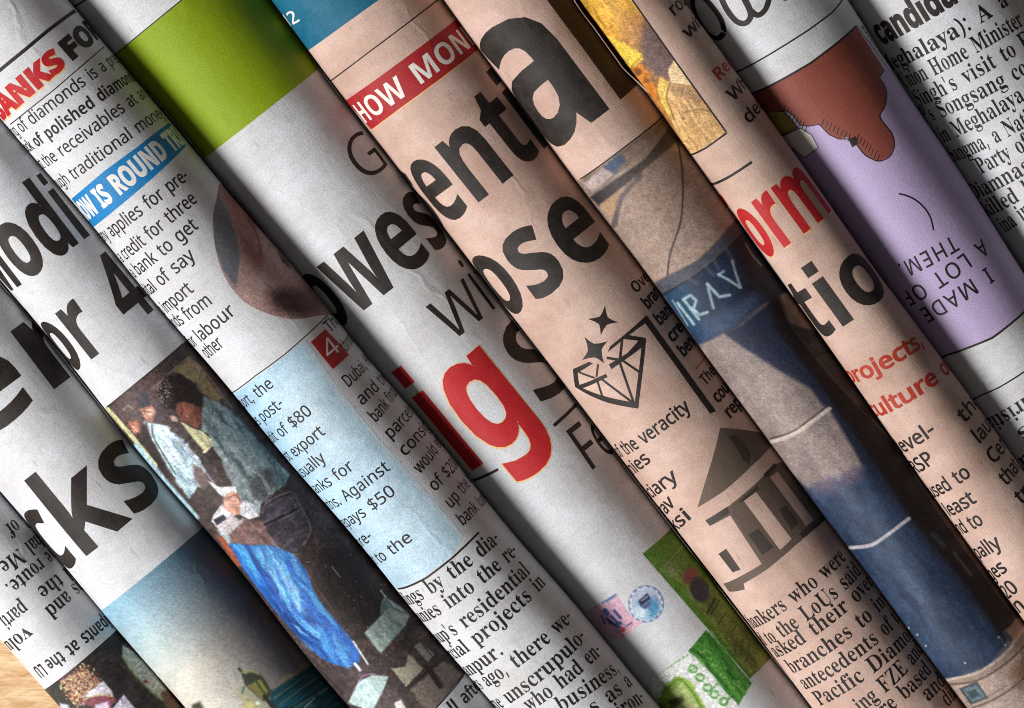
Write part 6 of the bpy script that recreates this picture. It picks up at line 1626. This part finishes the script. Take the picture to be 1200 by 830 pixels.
def paint_denim(c):
    c.fill([(683, 208), (730, 175), (775, 139), (784, 150), (740, 190), (692, 232)], (150, 126, 108), 1)
    c.streak((0.7, -0.7), 20, 3, 0.18, 6, np.clip((232 - c.x * 0.0 - c.y - 0.75 * (c.x - 700)) / 6, 0, 1))
    c.fill([(684, 215), (708, 196), (720, 204), (694, 226)], (196, 176, 170), 1.5)
    c.fill([(707, 196), (727, 180), (734, 189), (719, 204)], (62, 94, 136), 1.5, rag=1)
    c.fill([(722, 206), (733, 198), (736, 202), (722, 214)], (200, 196, 196), 1.5)
    c.fill([(692, 231), (721, 210), (756, 187), (783, 150), (796, 164), (756, 198), (702, 242)], (52, 50, 54), 1.5)
    c.line([(750, 206), (731, 227), (724, 243), (720, 264)], 7, (92, 90, 98), 1.2)
    c.fill([(703, 240), (742, 212), (726, 228), (718, 256)], (206, 160, 112), 2)
    c.blob(790, 230, 60, 60, (176, 142, 122), 0, 1.3, 0.6)
    c.line([(794, 164), (800, 208), (798, 258), (785, 300), (781, 344)], 1.8, (60, 44, 46), 0.8)
    # waistband
    c.fill([(768, 332), (795, 318), (818, 306), (841, 283), (863, 258), (885, 240), (950, 330), (900, 352), (888, 360), (863, 383), (841, 396), (818, 404)], (36, 56, 88), 1.3)
    c.fill([(880, 250), (930, 310), (900, 350), (874, 372), (866, 330), (858, 286)], (48, 42, 58), 14, 0.9)
    c.fill([(776, 346), (800, 330), (818, 350), (826, 396), (818, 404)], (46, 90, 128), 8, 0.75)
    c.fill([(822, 376), (862, 358), (888, 340), (894, 350), (863, 382), (841, 395), (822, 402)], (64, 92, 130), 5, 0.7)
    c.fill([(768, 332), (795, 318), (818, 306), (841, 283), (863, 258), (880, 244), (888, 252), (866, 278), (846, 298), (822, 318), (800, 332), (776, 346)], (84, 88, 104), 1.3)
    c.line([(776, 346), (800, 332), (822, 318), (846, 298), (868, 276)], 1.8, (38, 34, 46), 1)
    c.line([(770, 330), (795, 317), (818, 305), (841, 282), (863, 257)], 1.4, (120, 96, 80), 1)
    c.line([(824, 403), (848, 392), (870, 378), (896, 354)], 1.8, (52, 62, 84), 1)
    for p in ([(826, 312), (836, 322)], [(836, 304), (842, 316)], [(850, 290), (860, 306)], [(806, 326), (816, 332)]):
        c.line(p, 3, (128, 122, 142), 2.5, 0.6, smooth=False)
    W = (176, 212, 222)
    for p, w in (([(788, 352), (806, 381)], 1.2), ([(794, 355), (813, 380)], 2.6), ([(801, 351), (819, 374)], 2.6), ([(801, 351), (809, 346), (816, 352), (813, 361), (809, 362)], 2.4), ([(811, 361), (820, 369), (829, 366)], 2.6), ([(829, 333), (832, 346), (836, 361)], 2.4), ([(829, 333), (843, 348), (855, 346)], 2.8), ([(842, 322), (852, 327), (867, 337)], 2.4), ([(858, 306), (862, 320), (868, 337)], 2.2), ([(842, 322), (848, 318)], 2.2), ([(874, 286), (882, 300), (892, 311)], 1.2)):
        c.line(p, w * 1.25, W, 1.0, 0.9, smooth=False)
    # the dark side of the trousers, the strip and the yard
    c.fill([(846, 393), (870, 380), (905, 352), (1000, 480), (1060, 580), (1180, 740), (1110, 800), (930, 560)], (44, 52, 80), 2)
    c.fill([(822, 404), (848, 391), (885, 417), (924, 441), (950, 456), (964, 476), (972, 480), (1000, 526), (1012, 550), (1008, 566), (980, 572), (956, 582), (900, 530)], (162, 144, 138), 2.2)
    c.fill([(944, 574), (985, 562), (1010, 548), (1060, 606), (1130, 700), (1182, 756), (1160, 784), (1112, 800), (1040, 720)], (44, 66, 100), 6)
    c.fill([(990, 590), (1026, 590), (1090, 690), (1130, 760), (1100, 780), (1050, 700)], (66, 92, 126), 22, 0.7)
    c.fill([(952, 566), (1010, 548), (1012, 562), (990, 574), (956, 582)], (112, 96, 124), 6, 0.8)
    c.fill([(905, 380), (922, 378), (972, 440), (1048, 520), (1100, 600), (1157, 680), (1190, 724), (1178, 754), (1128, 680), (1066, 606), (1010, 521), (960, 450)], (42, 35, 37), 2)
    c.fill([(900, 352), (912, 344), (925, 380), (910, 384)], (44, 38, 42), 3)
    c.fill([(922, 378), (990, 400), (1060, 500), (1200, 690), (1215, 720), (1190, 724), (1157, 680), (1100, 600), (1048, 520), (972, 440)], (78, 72, 72), 2)
    c.line([(1098, 588), (1140, 650), (1200, 724)], 6, (128, 94, 70), 2, smooth=False)
    c.line([(1085, 560), (1110, 600)], 8, (56, 62, 70), 3, 0.8, smooth=False)
    c.line([(1094, 626), (1106, 640)], 6, (60, 76, 92), 1.5, smooth=False)
    c.line([(1118, 648), (1138, 674)], 4, (92, 90, 92), 1.2, smooth=False)
    c.line([(1008, 476), (1018, 488), (1010, 500)], 2.4, (44, 36, 36), 1)
    c.line([(948, 420), (975, 410)], 2.5, (54, 46, 46), 2)
    c.fill([(1176, 740), (1196, 724), (1204, 734), (1184, 752)], (170, 140, 116), 1.2)
    c.line([(1178, 742), (1184, 750)], 5, (70, 86, 104), 1.2, smooth=False)
    c.folds([(822, 404), (885, 417), (950, 456), (1012, 550), (980, 572), (900, 530)], (0.6, 0.8), 60, 16, (186, 168, 160), (130, 114, 114), 0.5, 31, 6)
    c.folds([(944, 574), (1010, 548), (1130, 700), (1182, 756), (1112, 800)], (0.6, 0.8), 70, 12, (72, 98, 134), (28, 46, 78), 0.55, 33, 6)
    # seams
    c.line([(904, 514), (925, 508), (940, 499), (971, 475)], 2, (70, 56, 60), 1)
    c.line([(904, 518), (925, 511), (941, 502), (972, 479)], 4.6, (226, 208, 196), 0.9)
    c.line([(997, 639), (1016, 637), (1030, 631), (1064, 605)], 1.4, (40, 50, 76), 1)
    c.line([(996, 642), (1016, 640), (1030, 634), (1065, 608)], 4.2, (200, 196, 208), 0.9)
    # hem
    c.fill([(1106, 796), (1130, 792), (1150, 785), (1180, 764), (1202, 730), (1260, 780), (1200, 870), (1130, 860)], (190, 164, 150), 1.3)
    c.fill([(1180, 790), (1210, 760), (1220, 790), (1196, 812)], (140, 104, 78), 6, 0.8, rag=2)
    c.line([(1110, 801), (1146, 793), (1180, 771), (1206, 738)], 6, (170, 146, 128), 1.5)
    c.line([(1110, 797), (1146, 788), (1178, 766), (1203, 732)], 2.4, (214, 194, 178), 1)
    c.line([(1114, 802), (1140, 799), (1164, 788), (1190, 768), (1212, 742)], 1.8, (92, 72, 62), 1)
    c.line([(1140, 829), (1158, 823), (1184, 808), (1212, 784)], 1.8, (100, 78, 68), 1)
    c.line([(1134, 822), (1156, 817), (1180, 803)], 1.4, (150, 122, 110), 1)
    c.fill([(1124, 807), (1145, 799), (1158, 818), (1138, 826)], (62, 72, 80), 1)
    c.fill([(1127, 808), (1144, 802), (1155, 817), (1139, 823)], (98, 124, 132), 1)
    c.fill([(1133, 811), (1142, 808), (1149, 815), (1139, 819)], (56, 74, 84), 1.2)
    c.c *= np.array([0.82, 0.80, 0.80])
    c.mottle(7, 0.10, 14)
    for x, y in ((1065, 736), (1075, 744), (1085, 757), (1131, 777), (1170, 747), (1178, 756)):
        c.blob(x, y, 1.2, 1.2, (170, 200, 200), 0, 0.8, 0.8)
    c.texture(0.35)
    c.grain(0.075, 0.25)


picture('denim_photo', R6, [(683, 208), (730, 175), (775, 139)], [(1160, 875), (1200, 845), (1240, 800)], paint_denim, (180, 154, 138), M['print_pink'], n6, step=1.2)
rules(R6, M['black_text'], n6, [([(680, 210), (730, 174), (775, 138), (800, 116)], 1.5)], 0.22)

# ================================================================== roll 7: yellow leaf photo, "orm / tio"
n7 = newspaper(R7, 'slim salmon pink newsprint roll with a yellow leaf photo and red letters orm', M['pink'])


def paint_leaves(c):
    c.ramp((700, 0), (218, 152, 34), (800, 60), (168, 104, 48))
    c.streak((0.6, 0.8), 22, 3.0, 0.30, 3)
    c.fill([(712, 0), (745, -6), (760, 20), (740, 44), (722, 30)], (214, 150, 40), 8, 0.7)
    c.fill([(734, 18), (760, 10), (772, 40), (752, 60), (730, 44)], (172, 110, 56), 8, 0.8, rag=2)
    c.fill([(758, 20), (764, 16), (779, 44), (794, 74), (786, 92), (770, 94), (752, 72), (750, 50)], (102, 76, 72), 6, rag=2)
    c.fill([(712, 42), (734, 52), (754, 64), (752, 71), (738, 80), (724, 62)], (216, 178, 44), 1.2, rag=1)
    c.line([(752, 66), (740, 78)], 1.5, (150, 110, 30), 1)
    c.fill([(740, 79), (752, 74), (760, 86), (771, 104), (772, 122), (758, 106)], (196, 108, 24), 1.5, rag=2)
    c.blob(748, 84, 5, 4, (120, 70, 30), 40, 0.8)
    c.blob(758, 94, 4, 3, (140, 80, 30), 40, 0.8)
    c.fill([(783, 82), (790, 70), (812, 101), (786, 97)], (226, 188, 134), 1)
    c.fill([(784, 98), (811, 102), (834, 132), (856, 160), (811, 184), (784, 138), (781, 115)], (196, 146, 82), 1.2)
    c.folds([(784, 98), (811, 102), (834, 132), (856, 160), (811, 184), (784, 138)], (0.55, 0.83), 24, 3, (214, 170, 104), (156, 108, 60), 0.7, 5)
    c.fill([(786, 99), (812, 103), (822, 118), (800, 114), (788, 110)], (150, 110, 72), 3, 0.9, rag=2)
    c.fill([(772, 89), (784, 96), (782, 114), (788, 140), (774, 124), (770, 104)], (212, 166, 64), 1)
    c.line([(772, 90), (770, 104), (774, 120), (788, 146)], 1.4, (150, 90, 40), 0.9)
    c.line([(785, 98), (781, 114), (786, 128), (790, 140)], 1.4, (110, 70, 36), 0.9)
    c.line([(801, 132), (820, 128), (834, 132)], 1.6, (120, 84, 50), 1.2, 0.8)
    c.blob(801, 139, 1.4, 1.4, (80, 56, 40))
    for i in range(7):
        c.line([(792 + i * 6, 120 + i * 2), (806 + i * 6, 142 + i * 4), (822 + i * 6, 168 + i * 2)], 1.2, (150, 108, 52), 1.2, 0.5)
    c.mottle(4, 0.14, 7)
    c.texture(0.5)
    c.grain(0.111, 0.27)


picture('leaf_photo', R7, [(690, 30 - 80), (750, -52)], [(811, 180), (830, 170), (851, 156)], paint_leaves, (200, 140, 50), M['print_pink'], n7, right=[(740, 0), (795, 77), (851, 155)])
rules(R7, M['black'], n7, [([(738, -4), (795, 77), (851, 155)], 1.8), ([(808, 182), (828, 173), (851.5, 156)], 2.2), ([(832, 217), (855, 207), (881, 190)], 3.0)], 0.22)
ink_part(R7, 'side_text', M['black_text'], n7, texts([
    ('round', 'R', 11, 0, (789, 20), 3, (805, 4), 0.012),
    ('with a', 'R', 11, 0, (806, 46), 3, (823, 28), 0.012),
    ('When', 'R', 11, 0, (859, 120), 2, (875, 101), 0.012),
    ('decide', 'R', 11, 0, (877, 146), 3, (893, 126), 0.012),
    ]))
ink_part(R7, 'side_text', M['brick'], n7, texts([('Read', 'B', 11.5, 0, (842, 97), 2, (856, 80))]), label='red word of the side text')
ink_part(R7, 'red_headline_fringe', M['yellow'], n7, texts([('form', 'B', 63, 2, (915.5, 292.7), 3, (938.5, 276.7), 0.012)]), 0.13)
words(R7, 'red_headline', M['red'], n7, [('form', 'B', 63, 2, (915, 292), 3, (938, 276), 0.006)], 0.18)
words(R7, 'headline', M['black'], n7, [('tion', 'B', 60, 1, (982, 386), 3, (1041, 340), 0.004)])
words(R7, 'subheadline', M['brick'], n7, [
    ('projects,', 'R', 14.2, 2, (1012, 445), 8, (1080, 407), 0.022),
    ('culture of', 'R', 14.2, 0, (1022, 489), 7, (1101, 447), 0.022),
    ])
ink_part(R7, 'article_text', M['black_text'], n7, texts([
    ('devel-', 'R', 13, 1, (1059, 530), 6, (1098, 507), 0.014),
    ('CRSP', 'R', 13, 2, (1079, 553), 4, (1097, 541), 0.014),
    ('used to', 'R', 13, 1, (1098, 582), 7, (1139, 557), 0.014),
    ('at least', 'R', 13, 3, (1113, 605), 8, (1145, 588), 0.014),
    ('and to', 'R', 13, 2, (1130, 625), 6, (1154, 613), 0.014),
    ('pally', 'R', 13, 1, (1152, 653), 5, (1175, 640), 0.014),
    ('ages', 'R', 13, 1, (1164, 680), 4, (1182, 668), 0.014),
    ('120', 'R', 13, 1, (1182, 702), 3, (1195, 691), 0.014),
    ('in', 'R', 13, 0, (1194, 720), 2, (1203, 711), 0.014),
    ('that the', 'R', 13, 0, (1130, 497), 2, (1144, 478), 0.014),
    ('laun', 'R', 13, 0, (1147, 521), 3, (1162, 502), 0.014),
    ('Central', 'R', 13, 0, (1164, 545), 2, (1178, 528), 0.014),
    ('that', 'R', 13, 0, (1179, 570), 3, (1194, 551), 0.014),
    ('trade', 'R', 13, 0, (1197, 592), 3, (1212, 573), 0.014),
    ]))

# ================================================================== roll 8: "ou", cartoon panel
n8 = newspaper(R8, 'grey newsprint roll with a lilac cartoon panel and upside down hand lettering', M['paper'])


def script_letters(k):
    k.line([(849, 38), (841, 45), (829, 38), (818, 22), (812, 6), (813, -3), (822, -4), (833, 6), (845, 23), (849, 38)], 6.5, smooth=True)
    k.line([(842, -10), (851, 10), (863, 25), (874, 27), (880, 17), (873, 0), (864, -16)], 6.5, smooth=True)
    k.line([(879, 12), (888, 18), (897, 11), (902, -4)], 6.0, smooth=True)
    k.line([(908, -14), (920, -2), (930, -10)], 6.0, smooth=True)


ink_part(R8, 'script_headline', M['black'], n8, script_letters)
rules(R8, M['black_text'], n8, [([(855, 90), (862, 85), (900, 65), (948, 35), (975, 15), (988, -2)], 1.8), ([(1128, 473), (1150, 463), (1171, 454), (1200, 436), (1225, 410)], 1.8)])
lil = ink_part(R8, 'cartoon_panel', M['lilac'], n8, lambda k: k.poly([(872, 120), (880, 111), (900, 102), (950, 74), (983, 49), (1003, 31), (1066, 116), (1135, 208), (1212, 316), (1208, 350), (1200, 366), (1163, 396), (1135, 408), (1108, 417), (1080, 424), (1020, 340), (950, 235), (900, 160)]), 0.12)
brown = ink_part(R8, 'brown_shape', M['brown'], lil, lambda k: k.poly([(860, 124), (878, 111), (900, 102), (925, 90), (950, 74), (983, 49), (1003, 31), (1020, 57), (1037, 83), (1032, 86), (1031, 91), (1036, 99), (1039, 110), (1037, 124), (1031, 135), (1036, 145), (1045, 157), (1048, 170), (1043, 183), (1031, 189), (1021, 186), (1012, 180), (1000, 164), (992, 161), (983, 163), (972, 158), (960, 146), (948, 148), (938, 147), (930, 136), (922, 130), (905, 131), (880, 136)]), 0.18)


ink_part(R8, 'printed_desk', M['olive'], lil, lambda k: k.poly([(880, 134), (898, 131), (917, 129), (926, 139), (935, 149), (914, 159), (900, 150)]), 0.16)
ink_part(R8, 'printed_sheet', M['white_print'], lil, lambda k: k.poly([(915, 160), (938, 150), (951, 158), (959, 173), (943, 185), (930, 174)]), 0.16)


def brown_outline(k):
    k.line([(1036, 83), (1031, 91), (1036, 99), (1039, 110), (1037, 124), (1031, 136), (1036, 145), (1045, 157), (1048, 170), (1043, 183), (1031, 189), (1021, 186), (1012, 180), (1000, 164)], 1.3, smooth=True)
    for (x, y), n, (dx, dy) in (((918, 126), 8, (3.6, 3.4)), ((963, 142), 9, (4.4, 2.6)), ((1004, 160), 8, (3.4, 3.4))):
        for i in range(n):
            px, py = x + dx * i, y + dy * i
            k.line([(px, py + 5), (px + 3, py - 3)], 1.0)
    for e in ([(914, 160), (938, 150), (951, 158), (959, 173), (943, 185), (929, 173)], [(917, 129), (926, 139), (935, 149), (914, 159)]):
        k.line(e, 1.1)
    k.line([(905, 131), (922, 130), (930, 136), (938, 147), (948, 148), (960, 146), (972, 158), (983, 163), (1000, 163)], 1.2)
    k.poly([(994, 163), (1003, 160), (1006, 168), (999, 173)])


ink_part(R8, 'outline', M['black_text'], brown, brown_outline, 0.24)
ink_part(R8, 'panel_border', M['black'], lil, lambda k: (
    k.line([(866, 118), (880, 110), (900, 102), (950, 74), (983, 49), (1003, 31)], 2.6), k.line([(1003, 30), (1066, 116), (1135, 207), (1214, 318)], 1.6),
    k.line([(1092, 422), (1110, 416), (1136, 407), (1163, 396), (1200, 366), (1214, 348)], 2.6)), 0.26)
ink_part(R8, 'speech_tail', M['black_text'], lil, lambda k: k.line([(1053, 227), (1064, 230), (1075, 236), (1085, 246), (1091, 257), (1094, 270)], 1.8, smooth=True), 0.22)
ink_part(R8, 'hand_lettering', M['black_text'], lil, texts([
    ('I MADE', 'R', 14, 0, (1156, 313), 6, (1075, 364), 0.006, 0.06),
    ('A LOT OF', 'R', 14, 0, (1150, 280), 8, (1055, 344), 0.006, 0.06),
    ('THEM.', 'R', 14, 0, (1116, 276), 5, (1049, 311), 0.006, 0.06),
    ]), 0.22)
ink_part(R8, 'margin_text', M['black_text'], n8, texts([
    ('Dilbert.com', 'R', 5.4, 0, (1009, 32), 11, (1064, 109), 0.02),
    ('DilbertCartoonist@gmail.com', 'R', 5.4, 0, (1078, 131), 22, (1190, 302), 0.02),
    ]))
ink_part(R8, 'story_text', M['black_text'], n8, texts([
    ('the Christian', 'S', 12.8, 5, (1207, 461), 13, (1148, 493), -0.004),
    ('women in s N', 'S', 12.8, 9, (1206, 494), 12, (1166, 522), -0.004),
    ('so many', 'S', 12.8, 3, (1226, 511), 7, (1180, 548), -0.004),
    ]))

# ================================================================== roll 9: serif story
n9 = newspaper(R9, 'grey newsprint roll of black serif text under the bold word candida, beside the cartoon roll', M['paper'])
ink_part(R9, 'heading', M['black'], n9, texts([('candidates', 'B', 23, 0, (1034, 52), 6, (1108, 11), 0.022)]))
ink_part(R9, 'story_text', M['black_text'], n9, texts([
    ('(Meghalaya): A', 'S', 13.4, 2, (1050, 80), 14, (1164, 19), 0.002),
    ('a day', 'S', 13.4, 0, (1174, 11), 1, (1183, 5), -0.002),
    ('Union Home Minister', 'S', 13.4, 6, (1095, 89), 11, (1144, 63), -0.003),
    ("Singh's visit to East", 'S', 13.4, 0, (1077, 124), 13, (1169, 78), -0.003),
    ("BJP's Songsang con", 'S', 13.4, 6, (1103, 138), 14, (1181, 100), -0.003),
    ('in Meghalaya for', 'S', 13.4, 3, (1121, 161), 12, (1202, 117), -0.003),
    ('Sangma, a National', 'S', 13.4, 1, (1122, 188), 10, (1181, 161), -0.003),
    ('Party of', 'S', 13.4, 0, (1150, 204), 5, (1187, 185), -0.003),
    ('Diamnas', 'S', 13.4, 0, (1143, 233), 6, (1201, 205), -0.003),
    ('killed by', 'S', 13.4, 1, (1164, 251), 6, (1196, 235), -0.003),
    ('ina in', 'S', 13.4, 1, (1181, 271), 3, (1193, 263), -0.003),
    ]))

# ------------------------------------------------------------------ loose page edges along some of the rolls
page_edge(R7, M['pink'], n7, -77, -150, 7.5, (690, -60), (752, 112), 3)
page_edge(R7, M['pink'], n7, -96, -150, 2.5, (790, 170), (1230, 780), 8)
page_edge(R5, M['pink'], n5, -90, -150, 2.6, (330, 20), (930, 800), 4)
page_edge(R6, M['pink'], n6, -92, -150, 1.8, (540, 20), (1130, 828), 5)
page_edge(R3, M['paper'], n3, 86, 140, 3.4, (160, 95), (330, 300), 6)
page_edge(R2, M['paper'], n2, -88, -150, 2.4, (-120, 180), (200, 570), 7)
page_edge(R1, M['paper'], n1, -90, -150, 2.0, (-60, 500), (150, 750), 9)
